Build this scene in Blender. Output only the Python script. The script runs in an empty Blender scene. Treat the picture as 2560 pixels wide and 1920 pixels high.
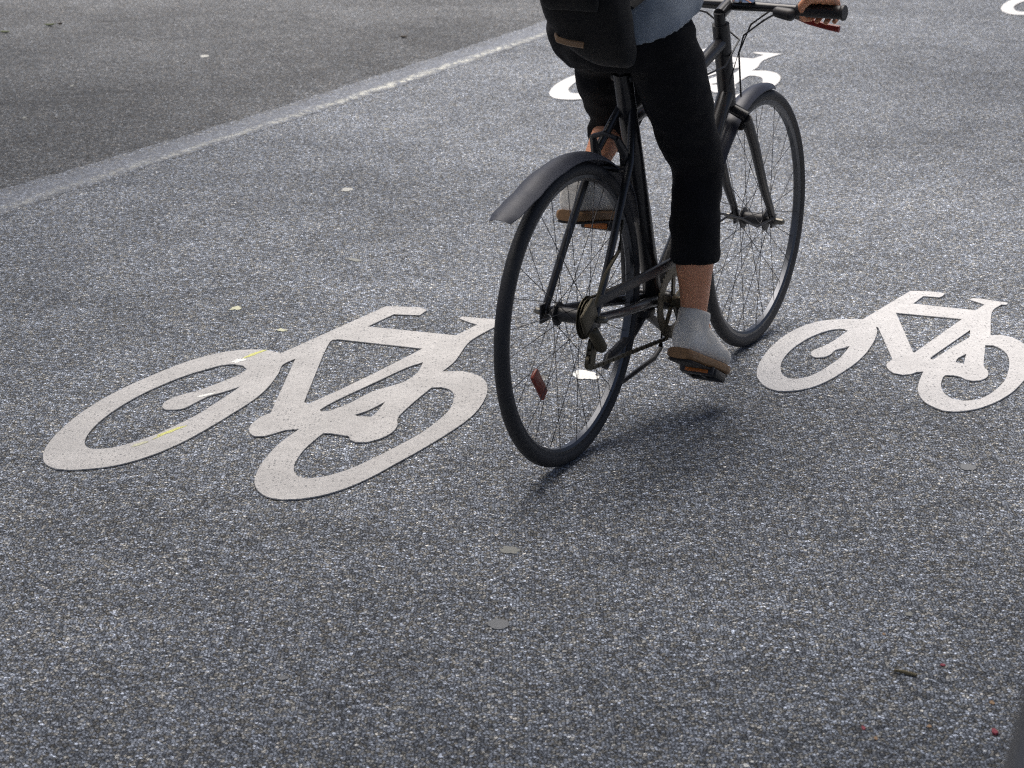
import bpy, bmesh, math, random
from mathutils import Vector, Matrix, noise
from math import sin, cos, pi, radians, sqrt, atan2
# metric outlines on the ground (x right, y away, metres)
SYM_A = [[[-0.3639,6.0427],[-0.2664,6.0324],[-0.2436,6.0017],[-0.2629,5.9461],[-0.337,5.9561],[-0.4039,5.828],[-0.154,5.7375],[-0.0974,5.8474],[-0.1065,5.8568],[-0.1155,5.8663],[-0.1244,5.8767],[-0.1329,5.8884],[-0.1413,5.901],[-0.1497,5.9137],[-0.1421,5.9311],[-0.1257,5.9261],[-0.1088,5.9212],[-0.0922,5.9163],[-0.0763,5.9113],[-0.0618,5.9062],[-0.0489,5.9009],[-0.0374,5.8955],[-0.0267,5.8901],[-0.0162,5.8846],[-0.0052,5.8791],[-0.0139,5.8718],[-0.0227,5.8644],[-0.0349,5.8474],[-0.0455,5.8285],[-0.0585,5.8041],[-0.0722,5.7773],[-0.0851,5.7509],[-0.0956,5.7282],[-0.1032,5.7107],[-0.109,5.6967],[-0.1137,5.6832],[-0.1181,5.6677],[-0.1231,5.6473],[-0.1286,5.6201],[-0.1341,5.5877],[-0.1396,5.5533],[-0.1453,5.5203],[-0.1511,5.4918],[-0.1571,5.4688],[-0.1634,5.4492],[-0.1697,5.4314],[-0.176,5.4142],[-0.1823,5.3959],[-0.1304,5.4001],[-0.1174,5.391],[-0.1045,5.382],[-0.0932,5.3709],[-0.0863,5.3606],[-0.0804,5.3491],[-0.0755,5.3367],[-0.0713,5.3234],[-0.0685,5.3126],[-0.0663,5.3014],[-0.0646,5.2896],[-0.0635,5.2768],[-0.0628,5.2627],[-0.0625,5.247],[-0.0626,5.23],[-0.0633,5.2119],[-0.0646,5.1932],[-0.0665,5.1739],[-0.0692,5.1538],[-0.0725,5.1325],[-0.0764,5.1109],[-0.0808,5.0895],[-0.0855,5.0691],[-0.0905,5.0501],[-0.0958,5.032],[-0.1016,5.0143],[-0.1081,4.9962],[-0.1154,4.977],[-0.1238,4.9566],[-0.1331,4.9353],[-0.143,4.9135],[-0.1532,4.8918],[-0.1633,4.8705],[-0.1735,4.8496],[-0.1838,4.8287],[-0.1942,4.808],[-0.2047,4.7877],[-0.2149,4.7681],[-0.2251,4.7492],[-0.2352,4.7308],[-0.2452,4.713],[-0.2551,4.6952],[-0.265,4.6775],[-0.2748,4.6595],[-0.2845,4.6414],[-0.2942,4.6236],[-0.3038,4.6063],[-0.3134,4.59],[-0.323,4.5746],[-0.3326,4.5599],[-0.3422,4.546],[-0.3517,4.5328],[-0.3613,4.5206],[-0.3709,4.5093],[-0.3805,4.4988],[-0.3901,4.4891],[-0.3998,4.4803],[-0.4095,4.4724],[-0.4218,4.4637],[-0.4342,4.4564],[-0.4466,4.4504],[-0.4587,4.4457],[-0.4741,4.4421],[-0.4892,4.4409],[-0.5043,4.4398],[-0.5155,4.4448],[-0.5267,4.4499],[-0.537,4.4575],[-0.5461,4.4691],[-0.5542,4.4832],[-0.5611,4.4979],[-0.5664,4.5124],[-0.5705,4.5275],[-0.5735,4.5435],[-0.5752,4.5561],[-0.5763,4.5691],[-0.5769,4.5829],[-0.577,4.5979],[-0.5769,4.611],[-0.5764,4.6252],[-0.5757,4.6398],[-0.5746,4.6547],[-0.5733,4.6694],[-0.5717,4.6839],[-0.5698,4.6982],[-0.5677,4.7128],[-0.5652,4.7276],[-0.5624,4.7431],[-0.5594,4.7591],[-0.5563,4.7755],[-0.5527,4.7923],[-0.5486,4.8096],[-0.5438,4.8274],[-0.5379,4.8458],[-0.5312,4.8649],[-0.524,4.8843],[-0.5167,4.9039],[-0.5096,4.9233],[-0.5417,4.9179],[-0.5516,4.9076],[-0.562,4.8968],[-0.5744,4.8847],[-0.5874,4.8723],[-0.6095,4.8705],[-0.6175,4.8809],[-0.6244,4.8932],[-0.6275,4.905],[-0.6296,4.9185],[-0.6306,4.9321],[-0.6305,4.9448],[-0.6293,4.9576],[-0.6266,4.9716],[-0.6233,4.9842],[-0.6189,4.9982],[-0.6142,5.0117],[-0.6095,5.0227],[-0.6007,5.0356],[-0.5918,5.0448],[-0.5749,5.5136],[-0.581,5.5031],[-0.5874,5.4929],[-0.5937,5.4826],[-0.5991,5.4716],[-0.6032,5.4595],[-0.6053,5.4466],[-0.6059,5.4332],[-0.6058,5.4188],[-0.6058,5.4031],[-0.6067,5.3855],[-0.6084,5.3653],[-0.6105,5.3429],[-0.6129,5.3194],[-0.6157,5.2956],[-0.6191,5.2727],[-0.6228,5.251],[-0.6268,5.2297],[-0.6313,5.2085],[-0.6366,5.1868],[-0.6428,5.1642],[-0.6502,5.1403],[-0.6588,5.1154],[-0.668,5.0901],[-0.6774,5.0651],[-0.6864,5.0411],[-0.695,5.0182],[-0.7036,4.9959],[-0.7122,4.9741],[-0.7208,4.9529],[-0.7293,4.9321],[-0.7378,4.9118],[-0.7463,4.8918],[-0.7548,4.8724],[-0.7633,4.8537],[-0.7718,4.8359],[-0.7805,4.8191],[-0.7891,4.8031],[-0.7978,4.7879],[-0.8066,4.7735],[-0.8154,4.7597],[-0.8243,4.7467],[-0.8333,4.7344],[-0.8423,4.7229],[-0.8514,4.7121],[-0.8605,4.7019],[-0.8698,4.6924],[-0.879,4.6835],[-0.8884,4.6754],[-0.8979,4.668],[-0.9075,4.6614],[-0.9198,4.6545],[-0.9323,4.6489],[-0.9449,4.6444],[-0.9572,4.6406],[-0.9734,4.6364],[-0.9893,4.6336],[-1.0037,4.6326],[-1.0213,4.6356],[-1.0373,4.6406],[-1.0464,4.6498],[-1.0555,4.6589],[-1.0635,4.6694],[-1.0698,4.6818],[-1.0751,4.6954],[-1.0794,4.7101],[-1.0821,4.7214],[-1.0844,4.7332],[-1.0861,4.7458],[-1.0875,4.7597],[-1.0883,4.7718],[-1.0889,4.7845],[-1.0892,4.798],[-1.0891,4.8123],[-1.0887,4.8274],[-1.0879,4.8432],[-1.0868,4.8598],[-1.0854,4.8771],[-1.0835,4.8953],[-1.0811,4.9144],[-1.0783,4.9346],[-1.0751,4.956],[-1.0714,4.978],[-1.0673,5.0004],[-1.0626,5.0227],[-1.0573,5.045],[-1.0515,5.0677],[-1.0452,5.0904],[-1.0385,5.1131],[-1.0315,5.1353],[-1.0243,5.1573],[-1.0166,5.179],[-1.0086,5.2005],[-1.0003,5.2217],[-0.9915,5.2427],[-0.9823,5.2635],[-0.9726,5.284],[-0.9626,5.3043],[-0.9524,5.3243],[-0.9422,5.344],[-0.9319,5.3636],[-0.9213,5.3831],[-0.9107,5.4022],[-0.9,5.4206],[-0.8896,5.4382],[-0.8793,5.4548],[-0.8692,5.4707],[-0.8591,5.4858],[-0.8489,5.5001],[-0.8384,5.5136],[-0.8276,5.5263],[-0.8165,5.5384],[-0.8053,5.5496],[-0.7941,5.5597],[-0.783,5.5686],[-0.7693,5.5778],[-0.7556,5.5851],[-0.7422,5.5909],[-0.7295,5.5954],[-0.7138,5.599],[-0.6992,5.6002],[-0.6857,5.5998],[-0.6688,5.5973],[-0.6531,5.5909],[-0.6418,5.5833],[-0.6303,5.5737],[-0.6188,5.5641]],[[-0.6929,5.417],[-0.7059,5.4488],[-0.7324,5.4638],[-0.7472,5.4611],[-0.7623,5.4552],[-0.7722,5.4468],[-0.7824,5.4356],[-0.7948,5.4212],[-0.8041,5.4108],[-0.8145,5.3991],[-0.8256,5.3863],[-0.8367,5.3726],[-0.8472,5.3584],[-0.8572,5.3435],[-0.867,5.3277],[-0.8766,5.3111],[-0.8861,5.2941],[-0.8954,5.2768],[-0.9047,5.2592],[-0.9138,5.2414],[-0.9228,5.223],[-0.9315,5.2038],[-0.94,5.1836],[-0.9484,5.1619],[-0.9568,5.1387],[-0.9649,5.115],[-0.9723,5.0915],[-0.9789,5.0691],[-0.9847,5.0476],[-0.9897,5.0266],[-0.994,5.0063],[-0.9977,4.9866],[-1.001,4.968],[-1.0036,4.9503],[-1.0056,4.9335],[-1.0071,4.9176],[-1.0081,4.9024],[-1.0087,4.888],[-1.009,4.8742],[-1.0088,4.8612],[-1.0081,4.849],[-1.0071,4.8377],[-1.0057,4.8274],[-1.0024,4.8123],[-0.998,4.7998],[-0.9932,4.7899],[-0.9769,4.7765],[-0.9646,4.7764],[-0.9502,4.7798],[-0.9404,4.785],[-0.9293,4.7918],[-0.9176,4.8003],[-0.906,4.8103],[-0.8968,4.8194],[-0.8875,4.8295],[-0.8781,4.8406],[-0.8688,4.8526],[-0.8596,4.8653],[-0.8506,4.8789],[-0.8417,4.8934],[-0.8329,4.9087],[-0.8241,4.9246],[-0.8152,4.9411],[-0.8063,4.9582],[-0.7972,4.9762],[-0.7882,4.9946],[-0.7795,5.0133],[-0.7714,5.0319],[-0.7639,5.0506],[-0.757,5.0695],[-0.7504,5.0885],[-0.7441,5.1074],[-0.7377,5.1258],[-0.7312,5.1442],[-0.7247,5.1628],[-0.7185,5.1809],[-0.7127,5.1978],[-0.7076,5.213],[-0.7026,5.2288],[-0.6987,5.242],[-0.6952,5.2541],[-0.6915,5.2667],[-0.6997,5.2565],[-0.7081,5.246],[-0.7164,5.2357],[-0.7244,5.2259],[-0.7318,5.217],[-0.743,5.2056],[-0.7532,5.196],[-0.763,5.1836],[-0.7688,5.1733],[-0.7746,5.1613],[-0.7802,5.1487],[-0.7855,5.1365],[-0.7903,5.1258],[-0.7968,5.1107],[-0.8023,5.0979],[-0.8082,5.0878],[-0.8185,5.0789],[-0.8294,5.0747],[-0.8526,5.0747],[-0.8594,5.085],[-0.8648,5.0973],[-0.8662,5.1089],[-0.8663,5.1223],[-0.8648,5.1353],[-0.8612,5.1472],[-0.8558,5.1587],[-0.8495,5.17],[-0.8422,5.1813],[-0.8339,5.1925],[-0.8248,5.2032],[-0.8148,5.2128],[-0.804,5.222],[-0.7934,5.2328],[-0.7858,5.2427],[-0.7783,5.2537],[-0.7709,5.2652],[-0.7635,5.2768],[-0.7558,5.2883],[-0.7481,5.3],[-0.7405,5.3118],[-0.7333,5.3234],[-0.7266,5.3348],[-0.7201,5.346],[-0.714,5.3573],[-0.7086,5.3688],[-0.704,5.3806],[-0.7002,5.3927],[-0.6966,5.4049]],[[-0.4782,5.7002],[-0.2416,5.6088],[-0.2489,5.5938],[-0.2552,5.5807],[-0.262,5.5666],[-0.2708,5.5488],[-0.2833,5.5245],[-0.3007,5.4908],[-0.3221,5.4495],[-0.3454,5.405],[-0.3683,5.3616],[-0.3887,5.3234],[-0.4069,5.2903],[-0.4242,5.2594],[-0.4404,5.2311],[-0.4551,5.2057],[-0.4679,5.1836],[-0.4782,5.1661],[-0.4863,5.1527],[-0.493,5.1418],[-0.4994,5.1315],[-0.5065,5.12],[-0.5178,5.1353],[-0.5143,5.2424],[-0.5109,5.3565],[-0.5074,5.4671],[-0.5038,5.5638],[-0.5,5.636],[-0.4959,5.6767],[-0.4915,5.6931],[-0.4871,5.6955],[-0.4826,5.6943]],[[-0.2347,5.481],[-0.2367,5.4615],[-0.2385,5.4417],[-0.2404,5.422],[-0.2429,5.4031],[-0.2462,5.3855],[-0.2507,5.3688],[-0.2561,5.3529],[-0.2621,5.338],[-0.268,5.3246],[-0.2733,5.3132],[-0.28,5.3011],[-0.2861,5.2936],[-0.2959,5.2828],[-0.3051,5.2733],[-0.3162,5.2627],[-0.3284,5.251],[-0.3407,5.2377],[-0.3523,5.2229],[-0.3632,5.2053],[-0.3741,5.185],[-0.3847,5.1638],[-0.395,5.1434],[-0.4047,5.1258],[-0.4138,5.1113],[-0.4223,5.0989],[-0.4304,5.0877],[-0.4384,5.0768],[-0.4466,5.0653],[-0.4693,5.0597],[-0.4734,5.0747],[-0.4678,5.0875],[-0.4631,5.099],[-0.4579,5.1112],[-0.4511,5.1259],[-0.4413,5.1449],[-0.4276,5.1698],[-0.4109,5.1992],[-0.3925,5.2309],[-0.3739,5.2629],[-0.3566,5.2929],[-0.34,5.322],[-0.3233,5.3516],[-0.3071,5.3802],[-0.292,5.406],[-0.2787,5.4275],[-0.2677,5.4434],[-0.2587,5.4548],[-0.2507,5.4635],[-0.2429,5.4716]],[[-0.3151,5.1411],[-0.3183,5.1242],[-0.3215,5.1066],[-0.3247,5.0893],[-0.3278,5.0734],[-0.3307,5.0597],[-0.335,5.0431],[-0.3388,5.0311],[-0.3426,5.019],[-0.3598,5.0205],[-0.3744,5.0227],[-0.3865,5.0319],[-0.3787,5.0404],[-0.3709,5.0483],[-0.363,5.0573],[-0.3544,5.0691],[-0.347,5.0812],[-0.3392,5.0954],[-0.3312,5.1106],[-0.323,5.1261]],[[-0.2049,5.2567],[-0.1812,5.2607],[-0.1699,5.2531],[-0.1597,5.2427],[-0.1543,5.2322],[-0.1498,5.2193],[-0.1468,5.2032],[-0.1458,5.1916],[-0.1454,5.1785],[-0.1454,5.1644],[-0.1459,5.1499],[-0.1468,5.1353],[-0.148,5.1208],[-0.1496,5.106],[-0.1516,5.0908],[-0.1542,5.0754],[-0.1575,5.0597],[-0.1616,5.0437],[-0.1664,5.0275],[-0.1717,5.0109],[-0.1775,4.9941],[-0.1836,4.977],[-0.19,4.9597],[-0.1967,4.9421],[-0.2038,4.9243],[-0.2115,4.9063],[-0.2198,4.888],[-0.2291,4.8692],[-0.2393,4.85],[-0.2499,4.8306],[-0.2606,4.8116],[-0.2709,4.7933],[-0.281,4.7758],[-0.291,4.7587],[-0.301,4.7421],[-0.3109,4.7259],[-0.3208,4.7101],[-0.3306,4.6945],[-0.3404,4.679],[-0.3501,4.6641],[-0.3599,4.6501],[-0.3697,4.6374],[-0.3797,4.6258],[-0.3898,4.6151],[-0.4,4.6055],[-0.4098,4.5971],[-0.4192,4.59],[-0.4334,4.5825],[-0.4467,4.5785],[-0.46,4.5744],[-0.4795,4.5853],[-0.4857,4.5987],[-0.4912,4.6136],[-0.4938,4.6254],[-0.4956,4.6384],[-0.4966,4.6534],[-0.4967,4.6661],[-0.4963,4.6801],[-0.4953,4.6948],[-0.4939,4.7101],[-0.4926,4.7226],[-0.4909,4.7354],[-0.489,4.7487],[-0.4866,4.7624],[-0.4838,4.7765],[-0.4802,4.7917],[-0.4759,4.8082],[-0.4713,4.8246],[-0.4669,4.84],[-0.463,4.8532],[-0.458,4.8692],[-0.4538,4.8812],[-0.4497,4.8932],[-0.4329,4.8932],[-0.4233,4.8892],[-0.4115,4.8833],[-0.3987,4.8767],[-0.3864,4.8705],[-0.3848,4.857],[-0.3818,4.8445],[-0.3667,4.8274],[-0.3418,4.8274],[-0.3321,4.8353],[-0.3223,4.8433],[-0.3129,4.8532],[-0.306,4.8626],[-0.2991,4.8733],[-0.2927,4.8848],[-0.2874,4.8968],[-0.2833,4.9096],[-0.28,4.9233],[-0.2777,4.937],[-0.2761,4.95],[-0.2762,4.9656],[-0.2778,4.9804],[-0.2784,4.9952],[-0.2778,5.0083],[-0.2763,5.0215],[-0.2721,5.0411],[-0.2677,5.0581],[-0.2621,5.0781],[-0.2557,5.1001],[-0.2489,5.1227],[-0.242,5.1449],[-0.235,5.1668],[-0.2277,5.1891],[-0.2201,5.2116],[-0.2125,5.2342]]]
SYM_B = [[[1.1813,6.2164],[1.1969,6.2151],[1.2125,6.2139],[1.2273,6.2116],[1.2415,6.2075],[1.2548,6.2023],[1.2653,6.1973],[1.2779,6.1847],[1.2702,6.1678],[1.2631,6.1534],[1.2529,6.1424],[1.2091,6.1565],[1.1639,6.0717],[1.3302,5.9979],[1.369,6.061],[1.3622,6.0762],[1.3547,6.0875],[1.3469,6.0992],[1.3378,6.1177],[1.3452,6.13],[1.3582,6.1289],[1.3724,6.1254],[1.3836,6.119],[1.3957,6.1105],[1.4076,6.1023],[1.4189,6.095],[1.43,6.0879],[1.441,6.0808],[1.4327,6.061],[1.4168,6.061],[1.408,6.0464],[1.3993,6.0341],[1.3906,6.0207],[1.3816,6.0024],[1.3721,5.9757],[1.3619,5.938],[1.3512,5.8919],[1.3402,5.841],[1.3292,5.7889],[1.3183,5.7392],[1.3496,5.7406],[1.3611,5.7314],[1.3716,5.72],[1.3772,5.7093],[1.3819,5.6967],[1.3858,5.6821],[1.388,5.6695],[1.3898,5.6556],[1.3911,5.6409],[1.3918,5.626],[1.392,5.6139],[1.3918,5.6014],[1.3913,5.5887],[1.3905,5.5759],[1.3893,5.5631],[1.3879,5.5506],[1.3862,5.5381],[1.3842,5.5255],[1.3818,5.5125],[1.379,5.499],[1.3758,5.4844],[1.3721,5.469],[1.3682,5.4534],[1.3639,5.4381],[1.3596,5.4238],[1.3551,5.4104],[1.3501,5.3974],[1.3451,5.385],[1.3402,5.3734],[1.3356,5.3626],[1.3298,5.3488],[1.3244,5.3372],[1.3162,5.3204],[1.3088,5.3053],[1.2999,5.2873],[1.2902,5.2679],[1.2804,5.249],[1.2712,5.2322],[1.2626,5.2177],[1.2542,5.2043],[1.2458,5.1918],[1.2377,5.1802],[1.2297,5.1691],[1.2203,5.1565],[1.2112,5.1451],[1.2022,5.1345],[1.1927,5.1242],[1.1824,5.1136],[1.1717,5.1032],[1.1609,5.0936],[1.1506,5.0854],[1.1373,5.0769],[1.1245,5.0705],[1.1127,5.0656],[1.0979,5.0611],[1.0846,5.0602],[1.0718,5.0637],[1.0593,5.0689],[1.0514,5.0809],[1.0437,5.0942],[1.0386,5.1049],[1.0338,5.1168],[1.0298,5.1297],[1.027,5.1436],[1.0252,5.1585],[1.0243,5.1748],[1.0243,5.1883],[1.0248,5.2027],[1.026,5.2175],[1.0276,5.2322],[1.03,5.2469],[1.033,5.2617],[1.0364,5.2764],[1.0399,5.2907],[1.0434,5.3045],[1.0471,5.318],[1.0509,5.3312],[1.0548,5.3444],[1.0588,5.3576],[1.063,5.3707],[1.0672,5.3837],[1.0714,5.3967],[1.0528,5.393],[1.0444,5.3832],[1.0353,5.3747],[1.0127,5.3674],[0.9935,5.3808],[0.9889,5.3923],[0.9851,5.4053],[0.9837,5.4172],[0.9829,5.4305],[0.983,5.4424],[0.9843,5.4549],[0.9882,5.4674],[0.9941,5.4793],[1.0016,5.4927],[1.0073,5.5053],[1.0095,5.506],[1.0108,5.5373],[1.0125,5.5778],[1.0146,5.6323],[1.0169,5.6948],[1.0193,5.7593],[1.0215,5.8198],[1.0158,5.8198],[1.015,5.8068],[1.0142,5.7938],[1.0121,5.7779],[1.0098,5.7659],[1.0069,5.7526],[1.0036,5.7383],[1.0,5.7236],[0.9961,5.7091],[0.9921,5.6949],[0.9879,5.6805],[0.9833,5.6659],[0.9784,5.6508],[0.9731,5.6353],[0.9674,5.6189],[0.9614,5.6019],[0.9549,5.5846],[0.9482,5.5672],[0.9413,5.5502],[0.9341,5.5333],[0.9265,5.5162],[0.9188,5.4994],[0.9109,5.483],[0.9031,5.4674],[0.8955,5.4529],[0.8879,5.4393],[0.8803,5.4261],[0.8724,5.4129],[0.8642,5.3992],[0.8554,5.3846],[0.8461,5.3695],[0.8367,5.3543],[0.8273,5.3398],[0.8182,5.3264],[0.8094,5.3142],[0.8007,5.3026],[0.7922,5.2919],[0.7839,5.282],[0.7756,5.273],[0.7656,5.2632],[0.7557,5.2547],[0.7461,5.2475],[0.7366,5.2415],[0.7239,5.2353],[0.7115,5.2312],[0.7002,5.2287],[0.6858,5.2284],[0.6725,5.2299],[0.6628,5.2388],[0.6538,5.2496],[0.6487,5.2595],[0.6441,5.2711],[0.6403,5.2848],[0.638,5.297],[0.636,5.3108],[0.6346,5.3249],[0.6338,5.3384],[0.6336,5.3506],[0.6339,5.3622],[0.6348,5.374],[0.6362,5.3869],[0.6376,5.3982],[0.6394,5.41],[0.6415,5.4223],[0.644,5.4352],[0.6468,5.4487],[0.6501,5.4628],[0.6537,5.4776],[0.6578,5.4929],[0.6621,5.5085],[0.6667,5.5245],[0.6717,5.5408],[0.6769,5.5575],[0.6825,5.5745],[0.6884,5.5917],[0.6946,5.6088],[0.7012,5.6261],[0.7081,5.6436],[0.7153,5.6611],[0.7229,5.6785],[0.7308,5.6956],[0.739,5.7126],[0.7477,5.7297],[0.7566,5.7465],[0.7657,5.7627],[0.7747,5.7779],[0.7839,5.7921],[0.7932,5.8056],[0.8026,5.8183],[0.8119,5.8302],[0.821,5.841],[0.8322,5.8532],[0.8433,5.8639],[0.8542,5.8731],[0.8649,5.881],[0.8787,5.8888],[0.8922,5.8941],[0.9061,5.8982],[0.9205,5.9018],[0.9352,5.9042],[0.9498,5.9055],[0.964,5.9052],[0.9781,5.9039],[0.9921,5.9026]],[[0.932,5.7848],[0.923,5.8016],[0.9079,5.803],[0.8969,5.7996],[0.8834,5.7918],[0.8753,5.7851],[0.8665,5.7767],[0.8573,5.7672],[0.8481,5.7571],[0.8409,5.7487],[0.8337,5.7398],[0.8264,5.7303],[0.819,5.7202],[0.8115,5.7091],[0.8038,5.6969],[0.7958,5.6836],[0.7878,5.6696],[0.7801,5.6556],[0.7729,5.6419],[0.7662,5.6286],[0.7598,5.6154],[0.7537,5.6023],[0.748,5.5892],[0.7425,5.5761],[0.7374,5.5631],[0.7326,5.5502],[0.7281,5.5373],[0.7239,5.5245],[0.7201,5.5117],[0.7166,5.4989],[0.7134,5.486],[0.7106,5.4733],[0.7082,5.4608],[0.706,5.4487],[0.7039,5.4338],[0.7022,5.4192],[0.7011,5.4054],[0.7005,5.393],[0.7006,5.3788],[0.7015,5.3668],[0.7033,5.3565],[0.7132,5.336],[0.734,5.3324],[0.7492,5.3399],[0.7647,5.3505],[0.7729,5.3589],[0.7814,5.369],[0.79,5.3805],[0.7989,5.393],[0.8062,5.4041],[0.8137,5.4163],[0.8213,5.4291],[0.8288,5.4421],[0.8362,5.4549],[0.8433,5.4673],[0.8504,5.4797],[0.8574,5.4922],[0.8641,5.5049],[0.8706,5.5181],[0.8769,5.5322],[0.8831,5.5472],[0.889,5.5622],[0.8945,5.5764],[0.8993,5.5892],[0.9042,5.6024],[0.9082,5.6138],[0.9117,5.6243],[0.9154,5.6353],[0.9059,5.6253],[0.8958,5.6154],[0.8833,5.6072],[0.8707,5.5957],[0.8651,5.5856],[0.8599,5.5732],[0.8547,5.5606],[0.8495,5.5502],[0.8388,5.5372],[0.828,5.527],[0.8094,5.5245],[0.8001,5.5373],[0.7994,5.5502],[0.7998,5.5631],[0.803,5.5761],[0.8088,5.5892],[0.8178,5.6018],[0.829,5.6154],[0.8373,5.6254],[0.8465,5.6362],[0.8558,5.6486],[0.863,5.6593],[0.8705,5.6712],[0.8778,5.6835],[0.8849,5.6956],[0.8917,5.7076],[0.8983,5.7198],[0.9046,5.7318],[0.9107,5.7433],[0.9181,5.7576],[0.925,5.7712]],[[1.097,5.9712],[1.2732,5.9055],[1.0788,5.5696],[1.0758,5.5735]],[[1.2728,5.7918],[1.2699,5.7776],[1.2672,5.7631],[1.2644,5.7488],[1.2611,5.7352],[1.257,5.7228],[1.251,5.7102],[1.2442,5.6997],[1.2363,5.689],[1.2268,5.6753],[1.2175,5.6611],[1.2066,5.6448],[1.1951,5.6276],[1.184,5.6108],[1.1741,5.5957],[1.1654,5.5822],[1.1574,5.5695],[1.15,5.5577],[1.1433,5.547],[1.1372,5.5373],[1.1291,5.5247],[1.1229,5.515],[1.1166,5.5053],[1.11,5.5092],[1.1116,5.5154],[1.1131,5.5217],[1.1286,5.5502],[1.1494,5.5857],[1.1772,5.6324],[1.2091,5.6855],[1.242,5.7403]],[[1.2156,5.5592],[1.1911,5.4674],[1.1718,5.48],[1.1754,5.4926],[1.1791,5.5052],[1.1847,5.5181],[1.1912,5.5282],[1.199,5.5385],[1.2075,5.5489]],[[1.2836,5.6419],[1.3054,5.6393],[1.3106,5.6275],[1.3158,5.6157],[1.3198,5.6023],[1.3217,5.5906],[1.3229,5.5779],[1.3234,5.5644],[1.3232,5.5502],[1.3224,5.5383],[1.3211,5.526],[1.3194,5.5132],[1.3172,5.5],[1.3147,5.4863],[1.3119,5.4724],[1.3088,5.4582],[1.3052,5.4435],[1.3012,5.428],[1.2965,5.4115],[1.2912,5.3932],[1.2853,5.3735],[1.2788,5.3533],[1.272,5.3333],[1.2647,5.3145],[1.2569,5.2967],[1.2485,5.2793],[1.2397,5.2626],[1.2309,5.2468],[1.2225,5.2322],[1.2142,5.2186],[1.2059,5.2058],[1.1977,5.1941],[1.1899,5.1837],[1.1827,5.1748],[1.1723,5.1641],[1.1632,5.1572],[1.154,5.1522],[1.1397,5.1483],[1.1254,5.1466],[1.1013,5.1635],[1.0953,5.1794],[1.0906,5.1976],[1.0897,5.2093],[1.0895,5.2224],[1.0899,5.2361],[1.0908,5.2496],[1.0924,5.2629],[1.0946,5.2764],[1.0972,5.2897],[1.1001,5.3026],[1.1035,5.3157],[1.1074,5.3289],[1.1112,5.341],[1.1145,5.3505],[1.1226,5.365],[1.1435,5.3626],[1.1589,5.3505],[1.1636,5.3384],[1.1683,5.3264],[1.1835,5.3145],[1.2059,5.3204],[1.2138,5.3302],[1.2216,5.34],[1.2281,5.3505],[1.2327,5.3623],[1.2359,5.3749],[1.2383,5.3869],[1.2401,5.4026],[1.2404,5.4176],[1.2376,5.4255],[1.239,5.4487],[1.2441,5.4734],[1.2518,5.5067],[1.2605,5.5431],[1.2686,5.5769],[1.2746,5.6023],[1.2796,5.6239],[1.2816,5.6329]]]
AFF_A = [[1.03716,0.05929,1.01344],[-0.04621,1.10066,4.3707]]
AFF_B = [[1.25,0,2.0108],[0,1.25,5.7593]]
SEAM_UP = [[-1.814,7.525],[-1.71,7.897],[-1.611,8.123],[-1.502,8.33],[-1.382,8.511],[-1.26,8.726],[-1.09,9.04],[-0.913,9.44],[-0.721,9.875],[-0.514,10.388],[-0.287,11.039],[-0.03,11.581],[0.176,11.872]]
SEAM_LO = [[-1.746,7.224],[-1.647,7.589],[-1.522,7.897],[-1.368,8.108],[-1.22,8.432],[-1.057,8.754],[-0.882,9.1],[-0.696,9.505],[-0.5,10.089],[-0.273,10.504],[-0.029,11.039],[0.171,11.487]]
SPOTS = {"splash":[0.19,5.372,0.0695,0.0856],"gum1":[-0.004,4.149,0.037,0.0402],"gum2":[-0.026,3.772,0.0415,0.0472],"gum3":[-0.41,3.533,0.0178,0.0201],"spot1":[-0.593,7.649,0.0388,0.0615],"spot2":[-1.528,10.789,0.0398,0.0786],"spot3":[-0.518,8.817,0.0263,0.0446],"pale1":[-0.796,6.033,0.0323,0.0439],"pale2":[-0.64,5.801,0.0223,0.0327],"spot4":[0.758,3.819,0.0153,0.0173],"leaf1":[-2.701,11.571,0.0469,0.2107],"leaf2":[-2.516,11.845,0.0436,0.1571],"leaf3":[-2.471,11.892,0.0219,0.0789],"leafb":[-0.571,11.394,0.0252,0.1019],"twig":[0.705,3.549,0.0329,0.0339],"red1":[0.779,3.588,0.0087,0.0086],"red2":[0.596,3.335,0.0061,0.0121],"redw":[0.815,3.317,0.0088,0.018],"or1":[0.611,3.296,0.006,0.0119],"or2":[0.709,3.341,0.0075,0.0091],"or3":[0.835,3.433,0.0077,0.0143],"wh1":[0.383,3.197,0.0092,0.0127],"spot5":[-2.063,9.082,0.0169,0.0377],"spot6":[-2.019,9.899,0.0147,0.0444],"yel1":[-0.687,5.558,0.0385,0.0606],"yel2":[-0.724,5.495,0.0275,0.0444],"yel3":[-0.816,4.903,0.0573,0.0907],"yel4":[-0.873,4.814,0.0235,0.0291],"splash_s":[-0.769,5.193,0.0262,0.0334],"pale3":[-0.492,6.605,0.0251,0.0624],"pale4":[1.039,4.659,0.0328,0.0439],"blue1":[0.911,3.941,0.0141,0.0203],"yb":[0.695,3.725,0.0067,0.0092],"spot7":[0.488,3.653,0.0073,0.0089]}
ROAD_CELL, ROAD_B, SIDE_B = 0.0085, 0.125, 0.075
RAIL_POS = (0.34, 1.10, 0.0)
SUN_ELD, SUN_AZD, SUN_E, SUN_ANG, SKY_S, EXPO = 62, -48, 1.5, 14, 0.10, 0.0
ROAD_CELL, ROAD_B, SIDE_B = 0.0065, 0.32, 0.19
RAIL_POS, RAIL_YAW = (0.2885, 1.055, 0.0), 19.3
PAINT_A, PAINT_B, PAINT_C = (0.53, 0.52, 0.505), (0.59, 0.585, 0.58), (0.72, 0.715, 0.70)  # paler tones for symbols in stronger light; that light sits in the paint
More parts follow.
